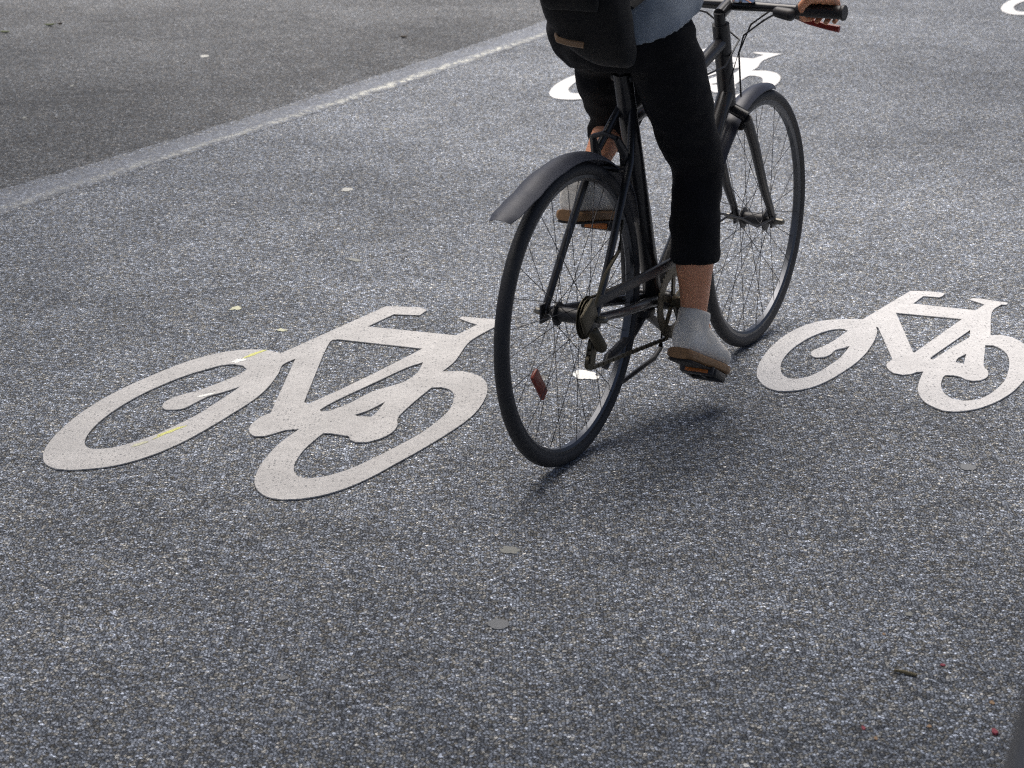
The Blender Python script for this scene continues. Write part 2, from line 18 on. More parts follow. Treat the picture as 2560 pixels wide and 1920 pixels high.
SUN_ELD, SUN_AZD, SUN_E, SUN_ANG, SKY_S, EXPO = 75, -48, 4.0, 72, 0.10, 0.38
TREES = [((-4.4, -1.0), (0.3, 2.7, 4.3), (4.2, 2.2, 1.1), 26000, 'street tree behind the viewer whose crown shades the nearer lane', 3),
         ((-7.4, 8.5), (-3.9, 7.9, 4.4), (2.1, 4.8, 1.2), 19000, 'street tree beyond the dark side road, left of the lane', 5),
         ((7.2, 12.5), (3.7, 10.6, 5.2), (1.9, 3.6, 1.2), 9000, 'street tree on the far right side of the lane', 8)]
random.seed(7)
scn = bpy.context.scene
COL = scn.collection

# ------------------------------------------------------------------ helpers
def link(o, parent=None):
    COL.objects.link(o)
    if parent is not None: o.parent = parent
    return o

def tag(o, label=None, cat=None, group=None, kind=None):
    if label: o['label'] = label
    if cat: o['category'] = cat
    if group: o['group'] = group
    if kind: o['kind'] = kind
    return o

def empty(name, loc=(0, 0, 0), rz=0.0):
    o = bpy.data.objects.new(name, None)
    o.empty_display_size = 0.1
    o.location = loc; o.rotation_euler = (0, 0, rz)
    return link(o)

class MB:
    """collects shapes into one mesh"""
    def __init__(s): s.bm = bmesh.new()
    def ring(s, c, ax, r1, r2=None, up=None, n=12):
        ax = Vector(ax).normalized()
        u = Vector(up) if up is not None else (Vector((0, 0, 1)) if abs(ax.z) < 0.9 else Vector((0, 1, 0)))
        a = ax.cross(u).normalized(); b = a.cross(ax).normalized()
        r2 = r1 if r2 is None else r2
        c = Vector(c)
        return [s.bm.verts.new(c + a * (r1 * cos(2 * pi * i / n)) + b * (r2 * sin(2 * pi * i / n))) for i in range(n)]
    def bridge(s, A, B):
        n = len(A)
        for i in range(n):
            s.bm.faces.new((A[i], A[(i + 1) % n], B[(i + 1) % n], B[i]))
    def cap(s, A, flip=False):
        s.bm.faces.new(list(reversed(A)) if flip else A)
    def tube(s, pts, r, n=12, closed=False, r2=None, up=None):
        pts = [Vector(p) for p in pts]; N = len(pts)
        rad = r if isinstance(r, (list, tuple)) else [r] * N
        rad2 = r2 if isinstance(r2, (list, tuple)) else [r2] * N
        rings = []
        for i, p in enumerate(pts):
            if closed: d = pts[(i + 1) % N] - pts[i - 1]
            else: d = pts[min(i + 1, N - 1)] - pts[max(i - 1, 0)]
            rings.append(s.ring(p, d, rad[i], rad2[i], up, n))
        for i in range(N - 1): s.bridge(rings[i], rings[i + 1])
        if closed: s.bridge(rings[-1], rings[0])
        else: s.cap(rings[0], True); s.cap(rings[-1])
        return s
    def pill(s, p0, p1, r0, r1, n=16):
        p0, p1 = Vector(p0), Vector(p1); d = (p1 - p0)
        if d.length < 1e-6: d = Vector((0, 0, 1e-4))
        d = d.normalized(); P = []; R = []
        for k in range(1, 6):
            a = pi / 2 * k / 6; P.append(p0 - d * r0 * cos(a)); R.append(r0 * sin(a))
        P += [p0, p1]; R += [r0, r1]
        for k in range(5, 0, -1):
            a = pi / 2 * k / 6; P.append(p1 + d * r1 * cos(a)); R.append(r1 * sin(a))
        u = Vector((0, 0, 1)) if abs(d.z) < 0.9 else Vector((0, 1, 0))
        rings = [s.ring(p, d, r, r, u, n) for p, r in zip(P, R)]
        for i in range(len(rings) - 1): s.bridge(rings[i], rings[i + 1])
        s.cap(rings[0], True); s.cap(rings[-1])
        return s
    def chain(s, pts, rad, n=16):
        for i in range(len(pts) - 1): s.pill(pts[i], pts[i + 1], rad[i], rad[i + 1], n)
        return s
    def ball(s, c, r, n=16):
        m = Matrix.Translation(Vector(c)) @ Matrix.Diagonal(Vector((r[0], r[1], r[2], 1)) if not isinstance(r, (int, float)) else Vector((r, r, r, 1)))
        bmesh.ops.create_uvsphere(s.bm, u_segments=n, v_segments=n // 2 + 2, radius=1, matrix=m)
        return s
    def loft(s, rings, n=32, pw=2.0):
        """rings: (centre, rx, ry, tilt about x) in local axes, super-ellipse power pw"""
        R = []
        for (c, rx, ry, t) in rings:
            q = Matrix.Rotation(t, 3, 'X'); L = []
            for i in range(n):
                a = 2 * pi * i / n; ca, sa = cos(a), sin(a)
                x = math.copysign(abs(ca) ** (2 / pw), ca) * rx; y = math.copysign(abs(sa) ** (2 / pw), sa) * ry
                L.append(s.bm.verts.new(Vector(c) + q @ Vector((x, y, 0))))
            R.append(L)
        for i in range(len(R) - 1): s.bridge(R[i], R[i + 1])
        s.cap(R[0], True); s.cap(R[-1])
        return s
    def box(s, c, size, rot=None, bev=0.0):
        m = Matrix.Translation(Vector(c))
        if rot is not None: m = m @ rot.to_4x4()
        m = m @ Matrix.Diagonal(Vector((size[0], size[1], size[2], 1)))
        g = bmesh.ops.create_cube(s.bm, size=1, matrix=m)
        if bev:
            e = list({e for v in g['verts'] for e in v.link_edges})
            bmesh.ops.bevel(s.bm, geom=e, offset=bev, segments=2, affect='EDGES', profile=0.5)
        return s
    def bar(s, p0, p1, w, h, bev=0.0):
        """rectangular bar: w along x-ish, h across"""
        p0, p1 = Vector(p0), Vector(p1); d = p1 - p0
        y = d.normalized(); x = Vector((1, 0, 0)); x = (x - y * x.dot(y)).normalized(); z = x.cross(y)
        rot = Matrix((x, y, z)).transposed()
        return s.box((p0 + p1) / 2, (w, d.length, h), rot, bev)
    def lathe_x(s, prof, c, n=96):
        """profile (x, r) closed loop revolved about the x axis through c"""
        c = Vector(c); rings = []
        for (x, r) in prof:
            rings.append([s.bm.verts.new(c + Vector((x, r * cos(2 * pi * i / n), r * sin(2 * pi * i / n)))) for i in range(n)])
        for i in range(len(rings)): s.bridge(rings[i], rings[(i + 1) % len(rings)])
        return s
    def build(s, name, m, parent=None, smooth=True, sharp=35):
        bmesh.ops.recalc_face_normals(s.bm, faces=s.bm.faces)
        me = bpy.data.meshes.new(name); s.bm.to_mesh(me); s.bm.free()
        if smooth:
            for p in me.polygons: p.use_smooth = True
            if sharp: me.set_sharp_from_angle(angle=radians(sharp))
        me.materials.append(m)
        return link(bpy.data.objects.new(name, me), parent)

def fuse(mb, name, m, parent, voxel=0.005, it=6, wr=0.0, wf=12.0, stretch=(1, 1, 1), fac=0.5, extra=()):
    """weld overlapping closed shapes into one continuous surface"""
    bmesh.ops.recalc_face_normals(mb.bm, faces=mb.bm.faces)
    me = bpy.data.meshes.new('t'); mb.bm.to_mesh(me); mb.bm.free()
    o = bpy.data.objects.new('t', me); COL.objects.link(o)
    r = o.modifiers.new('r', 'REMESH'); r.mode = 'VOXEL'; r.voxel_size = voxel
    k = o.modifiers.new('s', 'SMOOTH'); k.factor = fac; k.iterations = it
    dg = bpy.context.evaluated_depsgraph_get()
    out = bpy.data.meshes.new_from_object(o.evaluated_get(dg))
    bpy.data.objects.remove(o); bpy.data.meshes.remove(me)
    if wr:
        S = Vector(stretch)
        for v in out.vertices:
            p = Vector((v.co.x * S.x, v.co.y * S.y, v.co.z * S.z)) * wf
            d = noise.noise(p) * 0.7 + noise.noise(p * 2.1 + Vector((5, 3, 1))) * 0.35
            v.co += v.normal * (wr * d)
    if extra:
        bm = bmesh.new(); bm.from_mesh(out)
        for ex in extra:
            bm.from_mesh(ex.data); d = ex.data; bpy.data.objects.remove(ex); bpy.data.meshes.remove(d)
        bm.to_mesh(out); bm.free()
    out.name = name
    for p in out.polygons: p.use_smooth = True
    out.materials.clear(); out.materials.append(m)
    return link(bpy.data.objects.new(name, out), parent)

def outline_mesh(name, loops, thick, z0):
    """flat shape with holes, given thickness"""
    cu = bpy.data.curves.new('c', 'CURVE'); cu.dimensions = '2D'; cu.fill_mode = 'BOTH'; cu.extrude = thick / 2
    for L in loops:
        sp = cu.splines.new('POLY'); sp.points.add(len(L) - 1); sp.use_cyclic_u = True
        for i, p in enumerate(L): sp.points[i].co = (p[0], p[1], 0, 1)
    o = bpy.data.objects.new('c', cu); COL.objects.link(o)
    dg = bpy.context.evaluated_depsgraph_get()
    me = bpy.data.meshes.new_from_object(o.evaluated_get(dg))
    bpy.data.objects.remove(o); bpy.data.curves.remove(cu)
    for v in me.vertices: v.co.z += z0 + thick / 2
    me.name = name
    return me

# ------------------------------------------------------------------ materials
class NT:
    def __init__(s, name):
        s.m = bpy.data.materials.new(name); s.m.use_nodes = True
        s.t = s.m.node_tree; s.b = s.t.nodes['Principled BSDF']
    def n(s, typ, **kw):
        x = s.t.nodes.new(typ)
        for k, v in kw.items(): setattr(x, k, v)
        return x
    def l(s, a, b): s.t.links.new(a, b)
    def math(s, op, a, b=None, clamp=False):
        x = s.n('ShaderNodeMath', operation=op, use_clamp=clamp)
        for i, v in enumerate((a, b)):
            if v is None: continue
            if isinstance(v, (int, float)): x.inputs[i].default_value = v
            else: s.l(v, x.inputs[i])
        return x.outputs[0]
    def ramp(s, f, stops, interp='LINEAR'):
        x = s.n('ShaderNodeValToRGB'); x.color_ramp.interpolation = interp
        e = x.color_ramp.elements
        while len(e) < len(stops): e.new(0.5)
        for i, (p, c) in enumerate(stops):
            e[i].position = p; e[i].color = (c, c, c, 1) if isinstance(c, (int, float)) else (*c, 1)
        s.l(f, x.inputs[0]); return x.outputs[0]
    def mix(s, f, a, b, blend='MIX'):
        x = s.n('ShaderNodeMix', data_type='RGBA', blend_type=blend)
        for i, v in ((0, f), (6, a), (7, b)):
            if isinstance(v, (int, float)): x.inputs[i].default_value = v
            elif isinstance(v, tuple): x.inputs[i].default_value = (*v, 1)
            else: s.l(v, x.inputs[i])
        return x.outputs[2]
    def noise(s, co, scale, detail=3, rough=0.55):
        x = s.n('ShaderNodeTexNoise'); x.inputs['Scale'].default_value = scale
        x.inputs['Detail'].default_value = detail; x.inputs['Roughness'].default_value = rough
        s.l(co, x.inputs['Vector']); return x.outputs[0]
    def vor(s, co, scale, feature='F1', rnd=1.0, dim='2D'):
        x = s.n('ShaderNodeTexVoronoi', feature=feature, voronoi_dimensions=dim)
        x.inputs['Scale'].default_value = scale; x.inputs['Randomness'].default_value = rnd
        s.l(co, x.inputs['Vector']); return x
    def pos(s): return s.n('ShaderNodeNewGeometry').outputs['Position']
    def bump(s, h, dist, strength=1.0, base=None):
        x = s.n('ShaderNodeBump'); x.inputs['Distance'].default_value = dist; x.inputs['Strength'].default_value = strength
        s.l(h, x.inputs['Height'])
        if base is not None: s.l(base, x.inputs['Normal'])
        s.l(x.outputs[0], s.b.inputs['Normal']); return x.outputs[0]
    def set(s, **kw):
        for k, v in kw.items():
            i = s.b.inputs[k.replace('_', ' ')]
            if isinstance(v, (int, float)): i.default_value = v
            elif isinstance(v, tuple): i.default_value = (*v, 1)
            else: s.l(v, i)

def asphalt_nodes(t, cell, bright, contrast, tint, tint2, patch):
    """chip-seal: stones of random tone in a dark binder; returns colour, height"""
    p = t.pos()
    nd = t.n('ShaderNodeTexNoise'); nd.inputs['Scale'].default_value = 1.3 / cell; nd.inputs['Detail'].default_value = 2
    t.l(p, nd.inputs['Vector'])
    sc = t.n('ShaderNodeVectorMath', operation='SCALE'); sc.inputs['Scale'].default_value = cell * 0.35
    sb = t.n('ShaderNodeVectorMath', operation='SUBTRACT'); sb.inputs[1].default_value = (0.5, 0.5, 0.5)
    t.l(nd.outputs['Color'], sb.inputs[0]); t.l(sb.outputs[0], sc.inputs[0])
    ad = t.n('ShaderNodeVectorMath', operation='ADD'); t.l(p, ad.inputs[0]); t.l(sc.outputs[0], ad.inputs[1])
    co = ad.outputs[0]
    v1 = t.vor(co, 1 / cell); ve = t.vor(co, 1 / cell, 'DISTANCE_TO_EDGE')
    v2 = t.vor(co, 2.3 / cell); 
    sp = t.n('ShaderNodeSeparateColor'); t.l(v1.outputs['Color'], sp.inputs[0])
    s2 = t.n('ShaderNodeSeparateColor'); t.l(v2.outputs['Color'], s2.inputs[0])
    tone = t.ramp(sp.outputs[0], [(0.0, bright * (1 - 0.92 * contrast)), (0.25, bright * (1 - 0.62 * contrast)), (0.5, bright * 0.92), (0.8, bright * (1 + 0.45 * contrast)), (0.94, bright * (1 + 1.0 * contrast)), (1.0, bright * (1 + 2.6 * contrast))])
    fine = t.ramp(s2.outputs[0], [(0.0, 0.45), (0.6, 1.0), (1.0, 1.6)])
    tone = t.mix(1.0, tone, fine, 'MULTIPLY')
    edge = t.ramp(ve.outputs['Distance'], [(0.0, 0.05), (0.08, 0.30), (0.24, 1.0)])
    tone = t.mix(1.0, tone, edge, 'MULTIPLY')
    hue = t.ramp(sp.outputs[1], [(0.0, tint), (0.55, tint), (0.8, tint2), (1.0, (1.03, 1.0, 0.92))])
    col = t.mix(1.0, tone, hue, 'MULTIPLY')
    big = t.noise(p, 0.75, 6, 0.62); mid = t.noise(p, 6.0, 5, 0.65)
    pm = t.ramp(big, [(0.3, 1 - patch), (0.7, 1 + patch)])
    pm2 = t.ramp(mid, [(0.3, 1 - patch * 0.45), (0.72, 1 + patch * 0.45)])
    col = t.mix(1.0, t.mix(1.0, col, pm, 'MULTIPLY'), pm2, 'MULTIPLY')
    h = t.math('MULTIPLY', t.math('MINIMUM', t.math('MULTIPLY', ve.outputs['Distance'], 3.0), 0.6), t.math('ADD', t.math('MULTIPLY', sp.outputs[2], 0.9), 0.5))
    h = t.math('ADD', h, t.math('MULTIPLY', s2.outputs[1], 0.12))
    return col, h, p

def asphalt(name, cell, bright, contrast, tint, tint2, patch, bd, rough=0.8):
    t = NT(name); c, h, p = asphalt_nodes(t, cell, bright, contrast, tint, tint2, patch)
    t.set(Base_Color=c, Roughness=rough, Specular_IOR_Level=0.16); t.bump(h, bd, 1.0)
    return t.m

COOL = (0.89, 0.985, 1.15); WARM = (1.0, 1.0, 0.96)
M_road = asphalt('coarse asphalt', ROAD_CELL, ROAD_B, 0.68, COOL, WARM, 0.24, 0.0014)
M_side = asphalt('fine dark asphalt', 0.0075, SIDE_B, 0.6, (0.93, 1.0, 1.09), (1.05, 1.0, 0.94), 0.26, 0.001)

def seam_material():
    t = NT('worn bitumen seam')
    c, h, p = asphalt_nodes(t, 0.008, ROAD_B * 0.8, 0.7, COOL, WARM, 0.12)
    at = t.n('ShaderNodeAttribute', attribute_name='across')           # 0 at the far edge, 1 at the near edge
    a = t.n('ShaderNodeAttribute', attribute_name='along')
    n1 = t.noise(p, 26, 5, 0.65); n2 = t.noise(p, 5, 3); n3 = t.noise(p, 120, 3, 0.7)
    band = t.math('ADD', at.outputs['Fac'], t.math('MULTIPLY', t.math('SUBTRACT', n1, 0.5), 1.1))
    band = t.math('ADD', band, t.math('MULTIPLY', t.math('SUBTRACT', n3, 0.5), 0.8))
    m = t.ramp(band, [(0.04, 0.0), (0.45, 0.72), (0.60, 0.72), (0.98, 0.0)])
    smooth = t.mix(n2, (0.17, 0.19, 0.23), (0.23, 0.25, 0.29))
    smooth = t.mix(0.5, smooth, c)
    col = t.mix(m, c, smooth)
    lane = t.ramp(t.math('ADD', at.outputs['Fac'], t.math('MULTIPLY', t.math('SUBTRACT', n2, 0.5), 0.30)), [(0.58, 0.0), (0.74, 0.75), (0.79, 1.0), (0.84, 0.6), (0.96, 0.0)])
    wear = t.ramp(t.math('ADD', n3, t.math('MULTIPLY', t.math('SUBTRACT', n1, 0.5), 1.3)), [(0.46, 0.0), (0.58, 1.0)])
    strong = t.ramp(a.outputs['Fac'], [(0.10, 0.10), (0.3, 0.35), (0.42, 0.55), (0.50, 1.0), (0.60, 1.0), (0.68, 0.35), (1.0, 0.12)])
    k = t.math('MULTIPLY', t.math('MULTIPLY', lane, wear), strong)
    col = t.mix(k, col, (0.66, 0.66, 0.58))
    t.set(Base_Color=col, Roughness=0.6, Specular_IOR_Level=0.4); t.bump(h, 0.0008, 1.0)
    return t.m
M_seam = seam_material()

def paint_material(name, base, dirt, pit=0.5):
    t = NT(name); p = t.pos()
    v = t.vor(p, 1 / 0.009, 'DISTANCE_TO_EDGE'); vp = t.vor(p, 105.0)
    big = t.noise(p, 6.0, 5, 0.65); fine = t.noise(p, 260, 3, 0.7)
    col = t.mix(t.ramp(big, [(0.38, 0.0), (0.62, 1.0)]), base, dirt)
    st = t.vor(p, 1 / 0.008); ss = t.n('ShaderNodeSeparateColor'); t.l(st.outputs['Color'], ss.inputs[0])
    col = t.mix(1.0, col, t.ramp(ss.outputs[1], [(0.0, 0.90), (0.5, 1.0), (1.0, 1.05)]), 'MULTIPLY')
    crack = t.math('MULTIPLY', t.ramp(v.outputs['Distance'], [(0.0, 1.0), (0.05, 0.0)]), t.ramp(t.noise(p, 14, 4, 0.7), [(0.5, 0.0), (0.68, 0.6)]))
    col = t.mix(crack, col, (0.22, 0.22, 0.215))
    col = t.mix(1.0, col, t.ramp(fine, [(0.3, 0.9), (0.75, 1.05)]), 'MULTIPLY')
    sp = t.n('ShaderNodeSeparateColor'); t.l(vp.outputs['Color'], sp.inputs[0])
    rad = t.ramp(sp.outputs[0], [(0.62 - 0.2 * pit, 0.0), (1.0, 0.27)])          # many cells carry no pit at all
    pitm = t.math('LESS_THAN', t.math('ADD', vp.outputs['Distance'], t.math('MULTIPLY', t.math('SUBTRACT', fine, 0.5), 0.2)), rad)
    dens = t.ramp(t.noise(p, 9, 3), [(0.36, 0.0), (0.5, 1.0)])
    pitm = t.math('MULTIPLY', pitm, dens)
    col = t.mix(t.math('MULTIPLY', pitm, 0.8), col, (0.10, 0.105, 0.11))
    t.set(Base_Color=col, Roughness=0.55, Specular_IOR_Level=0.35)
    h = t.math('SUBTRACT', t.math('MINIMUM', v.outputs['Distance'], 0.25), t.math('MULTIPLY', pitm, 0.8))
    t.bump(h, 0.0012, 0.8)
    return t.m
M_paint = paint_material('white road paint', PAINT_A, tuple(x * 0.86 for x in PAINT_A))
M_paint3 = paint_material('brightly lit white road paint', PAINT_C, tuple(x * 0.94 for x in PAINT_C), 0.0)  # base colour raised to hold the brighter light on the far symbols
M_paint2 = paint_material('partly lit white road paint', PAINT_B, tuple(x * 0.92 for x in PAINT_B), 0.1)  # same paint, base colour lifted a little for the stronger light there

def plain(name, col, rough, metal=0.0, spec=0.5, var=0.12, vs=60.0, bump=0.0, coat=0.0, sheen=0.0):
    t = NT(name); co = t.n('ShaderNodeTexCoord').outputs['Object']
    nz = t.noise(co, vs, 4, 0.6)
    c = t.mix(nz, tuple(x * (1 - var) for x in col), tuple(x * (1 + var) for x in col))
    t.set(Base_Color=c, Metallic=metal, Specular_IOR_Level=spec, Roughness=t.math('ADD', t.math('MULTIPLY', nz, 0.16), rough - 0.08))
    if bump: t.bump(nz, bump)
    if coat: t.set(Coat_Weight=coat)
    if sheen: t.set(Sheen_Weight=sheen)
    return t.m

M_frame = plain('black frame paint', (0.016, 0.016, 0.018), 0.32, coat=0.25)
M_black = plain('black plastic', (0.02, 0.02, 0.022), 0.45)
M_rubber = plain('tyre rubber', (0.022, 0.022, 0.024), 0.6, bump=0.0008, vs=300)
M_rim = plain('anodised rim', (0.10, 0.105, 0.115), 0.33, metal=0.9)
M_spoke = plain('steel spoke', (0.10, 0.10, 0.105), 0.35, metal=0.9)
M_chrome = plain('chrome', (0.55, 0.57, 0.62), 0.16, metal=1.0)
M_steel = plain('worn steel', (0.20, 0.19, 0.165), 0.42, metal=0.85)
M_brown = plain('oily bronze drivetrain', (0.085, 0.075, 0.052), 0.45, metal=0.7)
M_guard = plain('blue grey mudguard plastic', (0.038, 0.043, 0.060), 0.55)
M_guardf = plain('dark blue mudguard plastic', (0.018, 0.021, 0.034), 0.4)
M_reflr = plain('red reflector', (0.22, 0.045, 0.03), 0.25)
M_refla = plain('amber reflector', (0.55, 0.16, 0.02), 0.25)
M_red = plain('red lever', (0.25, 0.025, 0.02), 0.35)
M_leather = plain('brown black saddle leather', (0.022, 0.017, 0.013), 0.42, bump=0.0006, vs=220)
M_rail = plain('grey railing metal', (0.06, 0.06, 0.062), 0.4, metal=0.0, bump=0.0002, vs=30)

def cloth(name, c1, c2, weave=900.0, rough=0.85, sheen=0.25, scale=14.0):
    t = NT(name); co = t.n('ShaderNodeTexCoord').outputs['Object']
    n1 = t.noise(co, scale, 5, 0.6); n2 = t.noise(co, weave, 2, 0.5)
    c = t.mix(t.ramp(n1, [(0.35, 0.0), (0.7, 1.0)]), c1, c2)
    c = t.mix(1.0, c, t.ramp(n2, [(0.3, 0.75), (0.7, 1.2)]), 'MULTIPLY')
    t.set(Base_Color=c, Roughness=rough, Specular_IOR_Level=0.2, Sheen_Weight=sheen); t.bump(n2, 0.0006)
    return t.m
M_trouser = cloth('black trouser cloth', (0.005, 0.005, 0.006), (0.009, 0.009, 0.011), sheen=0.03)
M_shirt = cloth('pale denim shirt cloth', (0.21, 0.245, 0.285), (0.36, 0.40, 0.44), scale=7.0)
M_bag = cloth('black bag fabric', (0.011, 0.011, 0.011), (0.02, 0.018, 0.016), sheen=0.08)
M_strap = cloth('bag webbing', (0.02, 0.02, 0.02), (0.03, 0.03, 0.03))
M_tan = plain('tan leather trim', (0.24, 0.14, 0.07), 0.5)
M_hair = cloth('brown hair', (0.03, 0.018, 0.01), (0.07, 0.04, 0.022), weave=200, rough=0.5)
M_shoe = cloth('off white sneaker canvas', (0.76, 0.71, 0.62), (0.86, 0.83, 0.77), scale=20)
M_sole = plain('tan gum sole', (0.26, 0.145, 0.065), 0.6)
M_tread = plain('dark outsole', (0.03, 0.025, 0.022), 0.7)
M_lace = plain('dark shoe tongue', (0.05, 0.05, 0.06), 0.8)

def skin_mat():
    t = NT('skin'); co = t.n('ShaderNodeTexCoord').outputs['Object']
    n1 = t.noise(co, 18, 4); n2 = t.noise(co, 240, 3)
    c = t.mix(n1, (0.66, 0.285, 0.15), (0.78, 0.37, 0.21))
    t.set(Base_Color=c, Roughness=0.5, Subsurface_Weight=0.12, Subsurface_Scale=0.01)
    t.b.inputs['Subsurface Radius'].default_value = (1.0, 0.4, 0.25)
    t.bump(n2, 0.0004)
    return t.m
M_skin = skin_mat()

# ------------------------------------------------------------------ setting: road sheets
def sheet(name, pts, z, m):
    bm = bmesh.new(); bm.faces.new([bm.verts.new((x, y, z)) for x, y in pts])
    bmesh.ops.recalc_face_normals(bm, faces=bm.faces)
    if next(iter(bm.faces)).normal.z < 0: bmesh.ops.reverse_faces(bm, faces=bm.faces)
    me = bpy.data.meshes.new(name); bm.to_mesh(me); bm.free(); me.materials.append(m)
    o = link(bpy.data.objects.new(name, me)); o['kind'] = 'structure'; return o

sheet('road', [(-300, -300), (300, -300), (300, 300), (-300, 300)], 0.0, M_road)

def interp(L, t):
    x = t * (len(L) - 1); i = min(int(x), len(L) - 2); f = x - i
    return Vector((L[i][0] * (1 - f) + L[i + 1][0] * f, L[i][1] * (1 - f) + L[i + 1][1] * f))
def resample(L, n):
    L = [Vector(p) for p in L]; cum = [0]
    for a, b in zip(L, L[1:]): cum.append(cum[-1] + (b - a).length)
    out = []
    for k in range(n):
        s = cum[-1] * k / (n - 1); i = 0
        while i < len(L) - 2 and cum[i + 1] < s: i += 1
        f = (s - cum[i]) / (cum[i + 1] - cum[i]); out.append(L[i].lerp(L[i + 1], f))
    return out
# the joint between the two surfacings, carried on beyond the picture both ways
sdir = Vector((0.411, 0.912)); sdir.normalize()
def polyfit(L, n=14):
    # straightened course of the joint: least-squares cubic x(y)
    ys = [p[1] for p in L]; xs = [p[0] for p in L]; m = sum(ys) / len(ys)
    A = [[sum((y - m) ** (i + j) for y in ys) for j in range(4)] + [sum(x * (y - m) ** i for x, y in zip(xs, ys))] for i in range(4)]
    for i in range(4):
        p = A[i][i]; A[i] = [v / p for v in A[i]]
        for j in range(4):
            if j != i: q = A[j][i]; A[j] = [a - q * b for a, b in zip(A[j], A[i])]
    c = [A[i][4] for i in range(4)]
    return [(sum(c[i] * (y - m) ** i for i in range(4)), y) for y in [ys[0] + (ys[-1] - ys[0]) * k / (n - 1) for k in range(n)]]
SEAM_UP = polyfit(SEAM_UP); SEAM_LO = polyfit(SEAM_LO)
up = [Vector(SEAM_UP[0]) - sdir * 14] + [Vector(p) for p in SEAM_UP] + [Vector(SEAM_UP[-1]) + sdir * 30]
lo = [Vector(SEAM_LO[0]) - sdir * 14] + [Vector(p) for p in SEAM_LO] + [Vector(SEAM_LO[-1]) + sdir * 30]
mid = [a.lerp(b, 0.45) for a, b in zip(resample(up, 40), resample(lo, 40))]
sheet('side_road', [tuple(p) for p in mid] + [(-300, mid[-1].y), (-300, mid[0].y)], 0.0015, M_side)

def seam():
    N = 260; K = 7
    U = resample([Vector(SEAM_UP[0]) - sdir * 3] + [Vector(p) for p in SEAM_UP] + [Vector(SEAM_UP[-1]) + sdir * 4], N)
    Lw = resample([Vector(SEAM_LO[0]) - sdir * 3] + [Vector(p) for p in SEAM_LO] + [Vector(SEAM_LO[-1]) + sdir * 4], N)
    vs = []; fs = []; ac = []; al = []
    for i in range(N):
        w = Lw[i] - U[i]
        a, b = U[i] - w * 0.12, Lw[i] + w * 0.12
        for k in range(K):
            t = k / (K - 1); p = a.lerp(b, t)
            j = 0.012 if k in (0, K - 1) else 0.0
            p = p + Vector((random.uniform(-j, j), random.uniform(-j, j)))
            vs.append((p.x, p.y, 0.0030 - 0.0022 * max(0.0, 2 * t - 1))); ac.append(t); al.append(i / (N - 1))
    for i in range(N - 1):
        for k in range(K - 1):
            a = i * K + k; fs.append((a, a + 1, a + K + 1, a + K))
    me = bpy.data.meshes.new('road_joint'); me.from_pydata(vs, [], fs)
    for nm, L in (('across', ac), ('along', al)):
        at = me.attributes.new(nm, 'FLOAT', 'POINT'); at.data.foreach_set('value', L)
    me.materials.append(M_seam)
    if me.polygons[0].normal.z < 0: me.flip_normals()
    o = link(bpy.data.objects.new('road_joint', me)); o['kind'] = 'structure'
seam()

# ------------------------------------------------------------------ painted bicycle symbols
ctr = lambda L: Vector((sum(p[0] for p in L) / len(L), sum(p[1] for p in L) / len(L)))
def symbol(loops, aff, mat, label):
    if aff: loops = [[(aff[0][0] * x + aff[0][1] * y + aff[0][2], aff[1][0] * x + aff[1][1] * y + aff[1][2]) for x, y in L] for L in loops]
    c = ctr(loops[0]); loops = [[(x - c.x, y - c.y) for x, y in L] for L in loops]
    me = outline_mesh('bicycle_symbol', loops, 0.003, 0.0015)
    me.materials.append(mat)
    o = link(bpy.data.objects.new('bicycle_symbol', me)); o.location = (c.x, c.y, 0)
    tag(o, label, 'road marking', 'white bicycle symbols painted on the lane')
symbol(SYM_A, None, M_paint, 'large worn white bicycle symbol with yellow streaks, painted left of the rider')
symbol(SYM_B, None, M_paint2, 'white painted bicycle symbol right of the rider, its rear wheel cut by the picture edge')
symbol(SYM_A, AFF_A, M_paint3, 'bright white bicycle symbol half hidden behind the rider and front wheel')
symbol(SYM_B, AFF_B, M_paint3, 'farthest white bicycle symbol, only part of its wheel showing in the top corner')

# ------------------------------------------------------------------ small things lying on the road
def blob(name, c, w, d, m, label, cat, th=0.0012, z=0.0008, group=None, pts=13, jag=0.22, rot=0.0, power=1.0):
    c0 = random.random() * 50; L = []
    for i in range(pts * 4):
        a = 2 * pi * i / (pts * 4); r = 1 + jag * 2 * noise.noise(Vector((cos(a) * 1.6 + c0, sin(a) * 1.6, c0))) + jag * 0.9 * noise.noise(Vector((cos(a) * 6 + c0, sin(a) * 6, c0)))
        x = w / 2 * r * cos(a); y = d / 2 * r * sin(a)
        L.append((x * cos(rot) - y * sin(rot), x * sin(rot) + y * cos(rot)))
    me = outline_mesh(name, [L], th, z); me.materials.append(m)
    o = link(bpy.data.objects.new(name, me)); o.location = (c[0], c[1], 0)
    return tag(o, label, cat, group)
M_white = plain('white bird dropping', (0.80, 0.80, 0.76), 0.7, var=0.15, vs=90, bump=0.002)
M_chip = plain('dull white chip', (0.42, 0.42, 0.39), 0.8, var=0.3, vs=120, bump=0.002)
M_pale = plain('pale old gum', (0.24, 0.245, 0.225), 0.8, var=0.15, vs=120)
M_gum = plain('grey flattened gum', (0.18, 0.188, 0.195), 0.75, var=0.1, vs=120)
M_yellow = plain('faded yellow chalk', (0.60, 0.60, 0.22), 0.8, var=0.2, vs=150)
M_cream = plain('cream chalk', (0.52, 0.52, 0.38), 0.8, var=0.2, vs=150)
M_leaf = plain('green leaf', (0.075, 0.10, 0.03), 0.6, var=0.3)
M_dleaf = plain('dry leaf', (0.06, 0.045, 0.03), 0.7, var=0.3)
M_twig = plain('twig bark', (0.15, 0.125, 0.07), 0.8, var=0.3, vs=200, bump=0.001)
